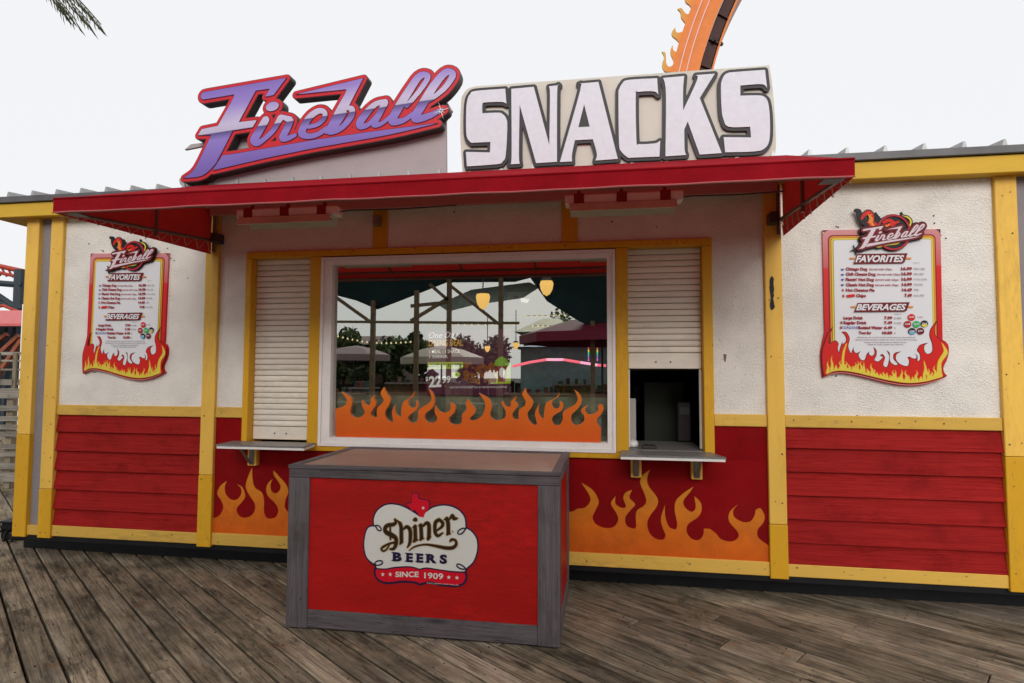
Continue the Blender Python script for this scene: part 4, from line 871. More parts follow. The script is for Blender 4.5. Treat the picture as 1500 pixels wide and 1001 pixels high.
# cut-out emblem above the board: ring, flame tail, lettering
LG = empty('emblem', (1.9, -.01, 2.62), parent=MBD)
ye = yt-.012
def E(name, loops, mt_, y, th=.002): return plate(name, loops, y, y+th, mt_, LG)
qs = 1/CQ[2]*abs(W(1300, 350)[0]-W(1301, 350)[0])
xs, zs, X, Z = grid(*[W(1235, 410)[0], W(1375, 410)[0], W(1300, 375)[1], W(1300, 300)[1]], .0022)
def qstroke(l): return sdf_stroke(smooth_stroke([q+(p[2]*qs,) for p, q in zip(l, Q_([(p[0], p[1]) for p in l]))], 4), X, Z)
tail = [(485, 92, 18), (525, 105, 26), (545, 180, 30), (590, 235, 38), (660, 265, 60), (760, 300, 70)]
hump = [(560, 210, 22), (600, 150, 34), (660, 125, 44), (700, 180, 40), (690, 260, 50), (760, 320, 60)]
spike = [(790, 210, 30), (770, 160, 12), (755, 125, 2)]
ytail = [(1105, 125, 6), (1120, 165, 14), (1190, 190, 22), (1230, 240, 22), (1215, 310, 20), (1180, 380, 16)]
circ = [(990+225*math.cos(i*math.pi/12), 395+232*math.sin(i*math.pi/12), 14) for i in range(25)]
Dr = qstroke(circ); Dt = qstroke(tail); Dh = qstroke(hump); Dy = qstroke(ytail)
Df = sdf_poly([q for q in Q_([(990+225*math.cos(i*math.pi/12), 395+232*math.sin(i*math.pi/12)) for i in range(24)])], X, Z)
foot = qstroke([(700, 560, 10), (780, 590, 22), (900, 560, 24), (1050, 545, 18), (1130, 480, 6)])
# lettering scaled from the roof sign's shapes
def toQ(p): return (478+.430*p[0], 622-(900-p[1])*.405)
def fq(l): return [Q_([toQ(p)])[0]+tuple(p[2:]) for p in l]
LPm = [sdf_poly(smooth_path(fq(p), 3), X, Z) for p in Fp+[Fdot]]+[sdf_stroke(smooth_stroke([(a, b_, r_*qs*.42*.9) for a, b_, r_ in fq(q)], 3), X, Z) for q in Fs]
DLm = np.minimum.reduce(LPm)
back = np.minimum.reduce([Df-.006, Dr, Dt, Dh, qstroke(spike), Dy, DLm-.016, foot])
star = np.minimum(qstroke([(455, 565, 3), (490, 690, 6)]), qstroke([(420, 640, 6), (480, 625, 10), (530, 640, 4)]))
E('emblem_backing', iso(np.minimum(back-.004, star), xs, zs, 0, .0006), blk, ye+.002, .012)
E('emblem_flame', iso(np.minimum(Dh+.004, Dt+.022), xs, zs, 0, .0005), redp, ye, .0018)
E('emblem_flame', iso(np.minimum(qstroke([(700, 150, 4), (672, 170, 12), (700, 210, 16), (690, 260, 20), (720, 300, 16)]), qstroke([(640, 130, 5), (670, 200, 8), (660, 260, 10)])), xs, zs, 0, .0005), ora, ye-.002, .0018)
E('emblem_flame', iso(np.minimum(Dy+.005, foot+.004), xs, zs, 0, .0005), yel_, ye-.0025, .0018)
blobs = [qstroke([(860, 260, 20), (930, 230, 26), (1010, 270, 22)]), qstroke([(830, 300, 14), (900, 300, 22), (1060, 250, 14)]), qstroke([(960, 300, 16), (1060, 330, 18)])]
E('emblem_flame', iso(np.minimum.reduce(blobs), xs, zs, 0, .0005), redp, ye-.0035, .0018)
E('emblem_flame', iso(np.minimum(qstroke([(850, 290, 8), (900, 310, 12), (940, 280, 6)]), qstroke([(680, 490, 14), (700, 470, 10)])), xs, zs, 0, .0005), ora, ye-.0045, .0012)
E('emblem_ring', iso(Dr, xs, zs, 0, .0005), mat('crimson_ring', (.40, .015, .03), .3), ye-.006, .003)
E('emblem_letter_edge', iso(DLm, xs, zs, .0125, .0006), mar, ye-.009, .004)
E('emblem_lettering', iso(DLm, xs, zs, .0, .0004), mat('pale_pink_lettering', (.66, .54, .58), .35), ye-.011, .0018)
mb = MB()
for px, py in ((1225, 332), (1228, 333), (1369, 327), (1375, 341), (1378, 345), (1386, 349), (1377, 548), (1225, 551), (1368, 316)):
    q = W(px, py, .015); mb.lathe(0, 0, [(0, 0)], 3) if False else mb.add([(q[0]+.006*math.cos(a)*1.0, .0165-.003*0, q[1]+.006*math.sin(a)) for a in [i*math.pi/3 for i in range(6)]]+[(q[0], .010, q[1])], [(i, (i+1) % 6, 6) for i in range(6)])
mb.obj('anchor_screw', M_['signdark'], MBD)
def copy_tree(o, parent=None):
    c = o.copy(); COL.objects.link(c); WORG[c.name] = org(o)
    if parent: c.parent = parent
    for ch in [q for q in bpy.data.objects if q.parent == o]: copy_tree(ch, c)
    return c
mb2 = copy_tree(MBD); mb2.location = MBD.location+Vector((-5.957, 0, .004)); mb2['label'] = 'flame-bordered menu board on the stucco wall left of the awning, seen at a slant'
# ------------------------------------------------------------------ bar cabinet in front of the stand
BX = empty('beverage_box', (-1.12, -.47, 0), 'red wooden box with grey frame and white cloud emblem standing in front of the window', 'cabinet')
x0, x1, y0, y1, zt_ = -1.983, -.266, -.929, -.015, 1.007
cS = (400, 640, 3.128)
def bp_(x, y): return W(400+x/3.128, 640+y/3.128, y0)
lx = bp_(160, 500)[0]; rx = bp_(1213, 500)[0]; tz = bp_(160, 187)[1]; bz = bp_(148, 792)[1]
gw, gh = M_['greywood'], M_['greywoodh']
box('stile', x0, lx, y0, y0+.045, .005, tz-.001, gw, BX); box('stile', rx, x1, y0, y0+.045, .005, tz-.001, gw, BX)
box('rail', x0+.002, x1-.002, y0-.002, y0+.045, tz, zt_-.02, gh, BX); box('rail', lx+.001, rx-.001, y0+.003, y0+.045, .008, bz, gh, BX)
box('front_panel', lx+.0005, rx-.0005, y0+.012, y0+.03, bz+.0005, tz-.0005, M_['boxred'], BX, c=0)
gwy = wood_mat('grey_painted_wood_y', (.20, .175, .18), (.125, .108, .112), 'y', crack=.4, rnd=.1, rough=.55, fine=.6)
for sx, xa, xb in ((1, x1-.045, x1), (-1, x0, x0+.045)):
    box('stile', xa+(.0 if sx > 0 else .001), xb-.001, y0+.046, y0+.13, .005, tz-.001, gw, BX); box('stile', xa, xb-.001, y1-.09, y1, .005, tz-.001, gw, BX)
    box('rail', xa, xb, y0+.046, y1, tz, zt_-.02, gwy, BX); box('rail', xa, xb-.002, y0+.131, y1-.091, .008, bz, gwy, BX)
    box('side_panel', xa+.012, xb-.012, y0+.131, y1-.091, bz+.0005, tz-.0005, M_['boxred'], BX, c=0)
box('back_panel', x0+.05, x1-.05, y1-.02, y1-.002, .01, zt_-.03, M_['greywoodh'], BX)
t_ = zt_; w1, w2 = .030, .052
box('top_trim', x0-.004, x1+.004, y0-.006, y0+w1, t_-.019, t_+.004, gh, BX); box('top_trim', x0-.004, x1+.004, y1-w2, y1+.004, t_-.019, t_+.005, gh, BX)
box('top_trim', x0-.003, x0+w2, y0+w1+.001, y1-w2-.001, t_-.019, t_+.004, gwy, BX); box('top_trim', x1-w2, x1+.003, y0+w1+.001, y1-w2-.001, t_-.019, t_+.004, gwy, BX)
box('top_board', x0+w2+.001, x1-w2-.001, y0+w1+.001, y1-w2-.001, t_-.03, t_-.004, M_['topboard'], BX, c=0)
# painted emblem
CS = (500, 700, 5.5625); YB = y0+.0115
EM = empty('painted_emblem', (-1.17, YB, .45), parent=BX)
def B_(l, y=YB): return trace(l, *CS, y)
def G(name, loops, mt_, k, par=EM): return plate(name, loops, YB-.0012*k-.0009, YB-.0012*k, mt_, par)
cloud = [(285,712,1),(215,655),(190,570),(195,480),(220,410),(270,395,1),(268,330),(300,265),(370,222),(450,222),(520,245),(590,285),(640,320,1),(700,275),(760,240),(850,228),(940,255),(1000,320),(1012,410,1),(1060,440),(1100,500),(1105,590),(1075,680),(1020,735),(1005,762,1),(920,760),(800,745),(700,730),(637,740,1),(560,720),(440,725),(360,738),(290,735,1)]
banner = [(280,740,1),(360,744),(440,732),(560,726),(637,746,1),(700,737),(800,750),(920,767),(1010,770,1),(1015,820),(985,865),(920,880),(800,868),(720,848),(640,866,1),(600,850),(500,842),(380,855),(310,835),(278,790)]
cl = smooth_path(B_(cloud), 5); bn = smooth_path(B_(banner), 5)
tx_ = [q[:2] for q in B_([(580,128),(625,135),(628,170),(660,180),(690,182),(712,192),(718,245),(690,280),(678,300),(672,322),(640,318),(620,285),(600,262),(580,270),(555,240),(530,215),(572,205)])]
xs, zs, X, Z = grid(min(p[0] for p in cl)-.05, max(p[0] for p in cl)+.05, min(p[1] for p in bn)-.05, max(p[1] for p in tx_)+.05, .0026)
dc, db, dt = sdf_poly(cl, X, Z), sdf_poly(bn, X, Z), sdf_poly(tx_, X, Z)
ss = abs(B_([(0, 500)])[0][0]-B_([(100, 500)])[0][0])/100
G('emblem_outline', iso(np.minimum(np.minimum(dc, db)-.0095, dt-.005), xs, zs, 0, .0005), M_['navy'], 0)
G('cloud_shape', [cl], M_['cream'], 1); G('banner', iso(db, xs, zs, -.004, .0005), M_['logored'], 1); G('state_outline', [tx_], M_['logored'], 2)
def bst(l): return sdf_stroke(smooth_stroke([q+(p[2]*ss,) for p, q in zip(l, B_([(p[0], p[1]) for p in l]))], 4), X, Z)
def bln(l): return sdf_stroke([q+(p[2]*ss,) for p, q in zip(l, B_([(p[0], p[1]) for p in l]))], X, Z)
loops_ = [[(262,392,5),(300,388,5),(325,410,5),(322,430,5),(300,425,5),(280,395,5)], [(1018,412,5),(985,412,5),(952,435,5),(955,458,5),(985,452,5),(1015,415,5)], [(265,712,5),(290,680,5),(330,676,5),(335,698,5),(300,712,5),(262,700,5)], [(1018,742,5),(980,742,5),(945,722,5),(948,702,5),(980,710,5),(1012,735,5)]]
[G('curl', iso(bst(l), xs, zs, 0, .0004), M_['navy'], 3) for l in loops_]
bl = [bst([(455,348,7),(430,378,13),(385,385,14),(360,405,14),(365,440,16),(410,465,18),(445,490,15),(448,535,14),(430,575,11),(400,580,6)]), bln([(400,385,6),(402,500,6)]), bln([(440,340,9),(452,372,4)]), bst([(445,525,8),(395,535,7),(345,560,8),(328,580,7),(345,596,6),(372,580,5),(400,535,4)]),
      bln([(462,350,4),(482,372,13),(490,400,14),(492,520,14),(480,540,5)]), bst([(508,420,5),(535,398,12),(562,425,14),(564,500,13),(556,540,10),(538,568,3)]),
      bln([(588,345,4),(605,340,15),(618,345,4)]), bln([(585,405,4),(603,395,13),(606,500,14),(590,520,6),(625,505,4)]), bln([(603,500,14),(600,515,8)]),
      bln([(632,390,4),(650,385,13),(655,480,14),(645,505,7),(672,492,4)]), bst([(660,400,5),(695,368,12),(715,385,14),(716,470,14),(708,500,9),(730,480,4)]),
      bst([(800,340,12),(768,365,13),(766,440,13),(788,472,10),(828,448,5)]), bst([(800,340,11),(828,368,12),(820,398,10),(778,430,5)]),
      bln([(840,340,4),(862,332,14),(872,370,14),(874,445,14),(862,462,6),(890,455,4)]), bst([(878,345,4),(905,308,12),(920,330,14),(948,330,4)]), bln([(908,438,3),(910,438,3)])]
sw = bst([(555,592,2),(600,560,5),(680,543,6),(760,552,9),(850,570,12),(910,568,12),(938,540,10),(930,508,8),(902,502,9),(888,516,6)])
Db = np.minimum.reduce(bl+[sw]); Db = Db+0*X
G('lettering_edge', iso(Db, xs, zs, .0032, .0004), M_['gold'], 3); G('lettering', iso(Db, xs, zs, -.0003, .0003), M_['brown'], 4)
words('lettering', [(c_, (a, y_), (b_, y_+3), 70, .06) for c_, a, b_, y_ in (('B', 418, 492, 676), ('E', 528, 583, 682), ('E', 612, 668, 686), ('R', 692, 778, 690), ('S', 800, 862, 695))], CS, YB-.0045, M_['navy'], EM)
mb = MB()
for c_, a, b_, y_ in (('B', 418, 492, 676), ('E', 528, 583, 682), ('E', 612, 668, 686), ('R', 692, 778, 690)):
    for yy_ in (y_-66, y_-2):
        q = trace([(a-8, yy_-5), (a+26, yy_-3), (a+20, yy_+5), (a-12, yy_+3)], *CS, YB-.0046); mb.add([(p[0], YB-.0046, p[1]) for p in q], [(3, 2, 1, 0)])
mb.obj('lettering', M_['navy'], EM)
[words('banner_text', [q_], CS, YB-.0036, M_['cream'], EM) for q_ in (('SINCE', (440, 808), (630, 808), 42, .03), ('1909', (675, 818), (830, 828), 46, .02))]
mb = MB()
for sx, sy, r_ in ((338, 788, 17), (398, 788, 17), (876, 812, 17), (942, 816, 17), (667, 247, 15)):
    c = trace([(sx, sy)], *CS, YB-.0046)[0]; v = [(c[0]+(r_ if i % 2 == 0 else r_*.42)*ss*math.sin(i*math.pi/5), YB-.0046, c[1]+(r_ if i % 2 == 0 else r_*.42)*ss*math.cos(i*math.pi/5)) for i in range(10)]+[(c[0], YB-.0046, c[1])]
    mb.add(v, [((i+1) % 10, i, 10) for i in range(10)])
mb.obj('star', M_['cream'], EM)
words('fine_print', [('SPOETZL BREWERY, SHINER, TEXAS, USA', (695, 862), (955, 880), 9, .0)], CS, YB-.0036, M_['cream'], EM)
# ------------------------------------------------------------------ behind the window glass
CW = (600, 420, 5.0); YW = .10
plate('meal_deal_panel', [[W(625, 484, YW), W(625, 578, YW), W(748, 580, YW), W(748, 482, YW)]], YW, YW+.004, mat('dark_plum_glow_panel', (.075, .02, .04), .3, var=.4, vscale=5, emit=((.10, .025, .055), .5)), None, label='dark plum meal deal panel with added glow behind the window glass', cat='screen')  # panel and its lettering get added emission to read through the glass
PO = bpy.data.objects['meal_deal_panel']
pale, gld, lime = pm('pale_glow', (.8, .78, .74), .4, .55), pm('gold_glow', (.85, .45, .03), .4, .5), pm('lime_glow', (.5, .62, .04), .4, .4)
YWt = YW-.002
words('deal_text', [('One Day', (140, 378), (355, 372), 42, .0, .3), ('1 MEAL - 1 SNACK', (145, 489), (370, 486), 26, .01), ('1 DRINK', (145, 525), (282, 524), 20, .01), ('22', (140, 735), (232, 731), 78, .04), ('99', (238, 705), (300, 702), 48, .03), ('$', (117, 690), (136, 690), 30, .02), ('VALID FOR THE PURCHASER ONLY AT PARTICIPATING LOCATIONS', (290, 745), (712, 742), 12, .0)], CW, YWt, pale, PO)
words('deal_text', [('DINING DEAL', (140, 437), (390, 432), 46, .01)], CW, YWt, gld, PO)
plate('deal_banner', [[W(600+p[0]/5, 420+p[1]/5, YWt) for p in ((132, 555), (132, 605), (388, 600), (400, 575), (388, 552))]], YWt, YWt+.001, lime, PO)
words('deal_text', [('SAVE UP TO 50%', (150, 592), (382, 589), 25, .03)], CW, YWt-.001, pm('poster_dark_print', (.03, .02, .02)), PO)
plate('deal_badge', [[W(600+(340+32*math.cos(a))/5, 420+(645+24*math.sin(a))/5, YWt) for a in [i*math.pi/8 for i in range(16)]]], YWt, YWt+.001, lime, PO)
plate('deal_lime_panel', [[W(600+p[0]/5, 420+p[1]/5, YWt) for p in ((590, 712), (740, 710), (740, 560), (700, 540), (640, 600))]], YWt, YWt+.001, lime, PO)
plate('pictured_cup', [[W(600+p[0]/5, 420+p[1]/5, YWt-.002) for p in ((635, 580), (648, 698), (700, 698), (714, 580))]], YWt-.002, YWt-.0005, pm('cup_plum_glow', (.25, .02, .04), .4, .5), PO)
plate('pictured_cup', [smooth_path([W(600+p[0]/5, 420+p[1]/5, YWt-.002) for p in ((628, 580), (632, 540), (675, 512), (715, 540), (718, 580))], 4)], YWt-.002, YWt-.0005, pm('cup_lid_green_glow', (.22, .42, .04), .4, .5), PO)
plate('pictured_cup', [[W(600+(676+20*math.cos(a))/5, 420+(630+38*math.sin(a))/5, YWt-.0032) for a in [i*math.pi/8 for i in range(16)]]], YWt-.0032, YWt-.0022, pale, PO)
r3 = random.Random(3); mb = MB()
for k in range(46):                                       # pile of pictured food
    q = W(600+r3.uniform(395, 625)/5, 420+r3.uniform(560, 705)/5, YWt-.002); r_ = r3.uniform(.012, .035)
    lp = [(q[0]+r_*r3.uniform(.6, 1)*math.cos(i*.9), q[1]+r_*r3.uniform(.5, .9)*math.sin(i*.9)) for i in range(7)]
    v, f = plate_geo([lp], YWt-.001-.0004*(k % 5), None); mb.add(v, f)
mb.obj('pictured_food', mat('pictured_food_print', (.5, .25, .08), .5, var=.5, vscale=18, grad=dict(lo=-.12, hi=.12, stops=[(0, (.55, .35, .05)), (.5, (.40, .06, .03)), (1, (.50, .20, .10))]), emit=((.45, .16, .05), .25)), PO)
HS = box('hanging_sign', W(743, 450, .22)[0], W(785, 450, .22)[0], .22, .226, W(760, 467, .22)[1], W(760, 428, .22)[1], mat('grey_sign_plastic', (.45, .42, .42), .4), None, label='small grey camera notice hanging on strings behind the window glass', cat='sign')
plate('camera_symbol', [[W(600+p[0]/5, 420+p[1]/5, .217) for p in ((815, 82), (815, 112), (862, 120), (878, 95))]], .217, .219, pale, HS)  # symbol shares the panel's emissive pale colour, so it glows too
plate('camera_symbol', [[W(600+p[0]/5, 420+p[1]/5, .217) for p in ((765, 65), (765, 120), (800, 122), (800, 70))]], .217, .219, blk, HS)
nr = [W(600+(757+18*math.cos(a))/5, 420+(190+24*math.sin(a))/5, .217) for a in [i*math.pi/8 for i in range(16)]]; ni = [W(600+(757+11*math.cos(a))/5, 420+(190+16*math.sin(a))/5, .217) for a in [i*math.pi/8 for i in range(16)]]
plate('red_ring', [nr, ni], .217, .219, redp, HS)
mb = MB(); hz = W(760, 428, .22)[1]
for a, b_ in ((745, 752), (783, 775)): mb.tube([(W(a, 428, .22)[0], .223, hz), (W(b_, 380, .22)[0], .223, 2.60)], .0025, 5)
mb.obj('string', M_['signdark'], HS)
box('rolled_paper', -.08, -.03, .07, .10, 1.10, 1.32, M_['whitep'], None, label='folded white paper tucked behind the right end of the window flames', cat='paper')
# ------------------------------------------------------------------ palm frond, flaming coaster loop
leaf = mat('palm_leaf', (.045, .05, .018), .6, var=.4, vscale=2); bark = mat('palm_bark', (.12, .09, .06), .9, var=.4, vscale=8, bump=.5, bscale=20)
PT = empty('palm_tree', (-6.7, -.5, 0), 'palm tree whose brown green frond tip hangs into the upper left corner', 'palm tree')
hd = Vector((-6.3, -.5, 5.6))
MB().tube([(-6.75, -.5, -.1), (-6.7, -.5, 2), (-6.5, -.5, 4), tuple(hd)], [.16, .13, .12, .11], 12).obj('trunk', bark, PT)
tip = W(148, 36, -.5); tip = Vector((tip[0], -.5, tip[1])); r4 = random.Random(9)
fr = [(tip, hd+Vector((1.1, 0, .15)))]
for px, py, dy in ((132, 34, .08), (112, 30, -.1), (96, 18, .05)): q_ = W(px, py, -.5+dy); fr.append((Vector((q_[0], -.5+dy, q_[1])), hd+Vector((1.0, dy, .12))))
for k in range(15):
    a = k*2*math.pi/15+.2
    if math.cos(a) > -.45: continue
    fr.append((hd+Vector((1.9*math.cos(a), 1.9*math.sin(a), -1.0)), hd+Vector((1.1*math.cos(a), 1.1*math.sin(a), .6))))
for e_, m_ in fr:
    mb = MB(); n_ = 22; pts = [(1-t)**2*hd+2*t*(1-t)*m_+t*t*e_ for t in [i/n_ for i in range(n_+1)]]
    mb.tube(pts, .016, 5, .004)
    for i in range(3, n_+1):
        d = (pts[i]-pts[i-1]).normalized(); sd_ = d.cross(Vector((0, 0, 1))).normalized(); L = .31*(1-.45*(i/n_)**2)
        for s_ in (-1, 1):
            for q_ in range(3):
                p = pts[i-1].lerp(pts[i], q_/3); out = (d*1.05+sd_*s_*.38+Vector((0, 0, -.36-.25*r4.random()))).normalized(); L2 = L*r4.uniform(.7, 1.1); w_ = .007
                mb.add([p-d*w_, p+d*w_, p+out*L2*.6+Vector((0, 0, -.03))+sd_*.006, p+out*L2+Vector((0, 0, -.1*L2))], [(0, 1, 2), (0, 2, 3)])
    mb.obj('frond', leaf, PT)
CR = empty('coaster_loop', (6, 8, -.1), 'orange coaster loop edged with cut-out flames rising behind the block capitals', 'coaster track')
YR = 8.0; RR = 9.0
pa = Vector((W(1003, 103, YR)[0], 0, W(1003, 103, YR)[1])); pb_ = Vector((W(1037, 0, YR)[0], 0, W(1037, 0, YR)[1])); mid = (pa+pb_)/2; dd = (pb_-pa).normalized(); nn = Vector((dd.z, 0, -dd.x)); cen = mid+nn*RR
th0 = math.atan2(mid.z-cen.z, mid.x-cen.x); ppm = 855/12.4
def rp(r_, th, y): return (cen.x+r_*math.cos(th), y, cen.z+r_*math.sin(th))
orange = mat('orange_track_paint', (.70, .19, .03), .45, var=.1); dkred = mat('dark_red_track_shade', (.045, .008, .004), .5, var=.3)
yel3 = mat('yellow_orange_flame_paint', (.66, .27, .04), .5)
def arc(r0, r1, ya, yb, mt_, name, th_a=None, th_b=None, n_=160):
    ta = math.pi+math.asin(min(1, (cen.z)/RR)) if th_a is None else th_a; tb = -math.asin(min(1, cen.z/RR)) if th_b is None else th_b
    v = []; 
    for i in range(n_+1):
        t = lerp(ta, tb, i/n_)
        for r_, y in ((r0, ya), (r1, ya), (r1, yb), (r0, yb)): v.append(rp(r_, t, y))
    f = [(i*4+j, i*4+(j+1) % 4, i*4+4+(j+1) % 4, i*4+4+j) for i in range(n_) for j in range(4)]+[(0, 1, 2, 3), (n_*4+3, n_*4+2, n_*4+1, n_*4)]
    return O(name, v, f, mt_, CR)
arc(RR-.26, RR+.30, YR, YR+.06, orange, 'face_plate')
arc(RR+.130, RR+.152, YR-.03, YR-.001, mat('pale_pink_light_strip', (.75, .45, .42), .4), 'light_strip'); arc(RR-.015, RR+.007, YR-.03, YR-.001, mat('pale_pink_light_strip_inner', (.75, .45, .42), .4), 'light_strip')
arc(RR-.50, RR-.262, YR+.10, YR+.16, dkred, 'inner_web'); arc(RR-.54, RR-.48, YR+.1, YR+1.0, orange, 'rear_flange')
mb = MB()
for k in range(60):
    t = lerp(math.pi+.4, -.4, k/60); mb.bar(rp(RR-.27, t, YR+.07), rp(RR-.50, t+.006, YR+.07), .04, .04)
mb.obj('cross_tie', dkred, CR)
t = th0-.0; mb = MB().tube([rp(RR-.36, th0+.0, YR+.0), rp(RR-.56, th0-.012, YR+.3)], .045, 8); mb.obj('bolt_joint', M_['signdark'], CR)
# flames along the outer edge, in (radius, angle) so that they follow the loop
fu = [(0,0),(.30,.02),(.40,.10),(.36,.22),(.44,.34,1),(.30,.32),(.22,.20),(.14,.14),(.08,.22),(.10,.34),(.20,.42),(.24,.52),(.20,.62,1),(.14,.52),(.04,.48),(.02,.60),(.08,.76),(.20,.86),(.30,.98,1),(.14,.94),(.02,.86),(0,1.0)]
def flame_at(t0, sc_, name='flame_edge'):
    loop = smooth_path([(p[0], p[1])+tuple(p[2:]) for p in [(q[0]*sc_, q[1]*sc_)+tuple(q[2:]) for q in fu]], 4)
    lp = []
    for r_, s_ in loop:
        q = rp(RR+.285+r_, t0-s_/RR, YR); lp.append((q[0], q[2]))
    v, f = plate_geo([lp], YR+.01, YR+.05); return v, f
tr2 = [(480,945,1),(330,960),(278,905),(275,840),(300,760),(268,688,1),(315,702),(325,780),(330,850),(365,890),(412,868),(425,810),(392,735),(385,665),(415,598,1),(420,662),(458,690),(500,655),(510,595),(475,535),(412,482),(402,428),(450,362,1),(456,420),(495,436),(565,408),(602,350),(575,300),(528,235),(518,165),(480,118,1),(530,108),(562,150),(602,188),(648,168),(662,115),(640,70),(590,30),(572,-30,1),(800,-30,1)]
tp_ = trace(tr2, 940, 0, 9.1, YR); cx2 = Vector((sum(p[0] for p in tp_)/len(tp_), 0, sum(p[1] for p in tp_)/len(tp_)))
yelg = mat('yellow_to_orange_flame_paint', (.66, .27, .04), .5, grad=dict(axis=(-nn.x, 0, -nn.z), lo=-.12, hi=.26, stops=[(0, (.70, .19, .03)), (.45, (.68, .24, .04)), (1, (.55, .38, .08))]))
plate('flame_edge', [smooth_path(tp_, 4)], YR+.002, YR+.05, yelg, CR)
t0 = math.pi+.35
while t0 > -.3:
    if abs(t0-.5/RR-th0) > .22:
        v, f = flame_at(t0, .95); O('flame_edge', v, f, yel3, CR)
    t0 -= 1.06/RR
# ------------------------------------------------------------------ seen past the left corner of the stand
def at(px, py, Y): q = W(px, py, Y); return Vector((q[0], Y, q[1]))
hillm = mat('dry_brown_hillside', (.20, .14, .09), .9, var=.5, vscale=.6, bump=.5, bscale=2, dirt=.4, dscale=.5)
v = []; NX, NYh = 60, 14; f = []
for i in range(NX+1):
    for j in range(NYh+1):
        X = -120+i*2.2; t = j/NYh; v.append((X, 55+t*60, -1.2+9.5*math.sin(t*math.pi/2)*(.8+.2*math.sin(X*.13))+.5*math.sin(X*.9+t*7)))
for i in range(NX):
    for j in range(NYh): a = i*(NYh+1)+j; f.append((a, a+1, a+NYh+2, a+NYh+1))
O('hill', v, f, hillm, kind='structure', smooth=True)
redtrk = mat('coaster_red_paint', (.38, .05, .03), .45, var=.2); steelb = mat('dark_blue_grey_support', (.03, .04, .05), .5)
CT = empty('coaster_track', (-20, 22, 0), 'red tubular coaster track on dark steel supports beyond the left corner', 'coaster track')
a0, a1 = at(-120, 380, 22), at(40, 399, 22)
for dz in (0, -.35):
    MB().tube([a0+Vector((0, 0, dz)), a0.lerp(a1, .5)+Vector((0, 0, dz+.3)), a1+Vector((0, 0, dz)), at(150, 440, 22)+Vector((0, 0, dz))], .09 if dz else .13, 8).obj('rail', redtrk, CT)
for k in range(22):
    p = a0.lerp(a1, k/18); MB().bar(p, p+Vector((.3, 0, -.4)), .07, .07).obj('cross_tie', redtrk, CT)
MB().tube([at(34, 396, 22), Vector((at(34, 396, 22).x+.1, 22, -.1))], .38, 10).obj('support_column', steelb, CT)
for p, q in (((-60, 395), (30, 455)), ((-60, 430), (34, 452)), ((-40, 412), (34, 418))): MB().tube([at(*p, 21.8), at(*q, 21.8)], .16, 8).obj('support_brace', steelb, CT)
MB().tube([at(-40, 455, 20), at(5, 448, 20), at(40, 462, 20)], .08, 6).obj('lower_rail', redtrk, CT)
PVs = empty('red_roof_shelter', (-15, 13, 0), 'low shelter with a faded red roof left of the stand', 'shelter')
r0, r1 = at(-160, 455, 12), at(36, 455, 12); e0, e1 = at(-160, 474, 10.5), at(31, 474, 10.5)
O('roof', [e0, e1, r1, r0, e0-Vector((0, 0, .08)), e1-Vector((0, 0, .08)), r1-Vector((0, 0, .08)), r0-Vector((0, 0, .08))], [(0, 1, 2, 3), (7, 6, 5, 4), (0, 4, 5, 1), (1, 5, 6, 2), (2, 6, 7, 3), (3, 7, 4, 0)], mat('faded_red_roof', (.55, .12, .12), .5, var=.15), PVs)
box('back_wall', r0.x, r1.x-.2, 13, 13.2, -.1, r1.z-.3, M_['dark'], PVs, c=0)
for p, q in (((-30, 545), (28, 492)), ((-10, 560), (32, 498)), ((-60, 540), (10, 490))): MB().bar(at(*p, 11.2), at(*q, 11.2), .12, .12).obj('diagonal_beam', mat('rust_red_beam', (.30, .09, .05), .6, var=.3), PVs)
for k, px in enumerate((12, 24)): MB().bar(Vector((at(px, 480, 11.5).x, 11.5, -.1)), at(px, 480, 11.5), .12, .12).obj('post', steelb, PVs)
LC = empty('lattice_column', (at(35, 500, 9).x, 9, 0), 'white lattice steel column beside the red roofed shelter', 'column')
lx_ = at(34, 500, 9).x; lt_ = at(34, 446, 9).z
for dx in (-.05, .12): box('chord', lx_+dx-.015, lx_+dx+.015, 8.98, 9.02, 0, lt_, M_['whitep'], LC)
mb = MB()
for k in range(26): z_ = k*lt_/26; mb.bar((lx_-.05+(.17 if k % 2 else 0), 9, z_), (lx_+.12-(.17 if k % 2 else 0), 9, z_+lt_/26), .012, .012)
mb.obj('lacing_bar', M_['whitep'], LC)
oldw = wood_mat('sun_bleached_wood', (.36, .33, .28), (.17, .15, .125), 'x', crack=.8, rnd=.25)
oldv = wood_mat('sun_bleached_wood_v', (.34, .28, .20), (.16, .13, .09), 'z', crack=.8, rnd=.2)
RL = empty('wooden_railing', (-9.5, 5.5, 0), 'weathered wooden railing with slats left of the stand', 'railing')
Yr = 5.5
for pa_, pb_, h_ in (((-150, 517), (33, 517), .05), ((-150, 528), (33, 528), .03), ((-150, 540), (33, 541), .03), ((-150, 556), (33, 558), .09)):
    a_, b_ = at(*pa_, Yr), at(*pb_, Yr); box('rail', a_.x, b_.x+.4, Yr-.02, Yr+.02, b_.z-h_, b_.z+h_*.3, oldw, RL)
for px in (-60, 1, 26): q = at(px, 517, Yr); box('post', q.x-.04, q.x+.04, Yr-.06, Yr-.02, 0, q.z, oldv, RL)
SP = empty('plank_screen', (-7.0, 2.6, 0), 'ragged screen of bleached horizontal planks beside the left corner of the stand', 'screen')
Ys = 2.4; r5 = random.Random(4)
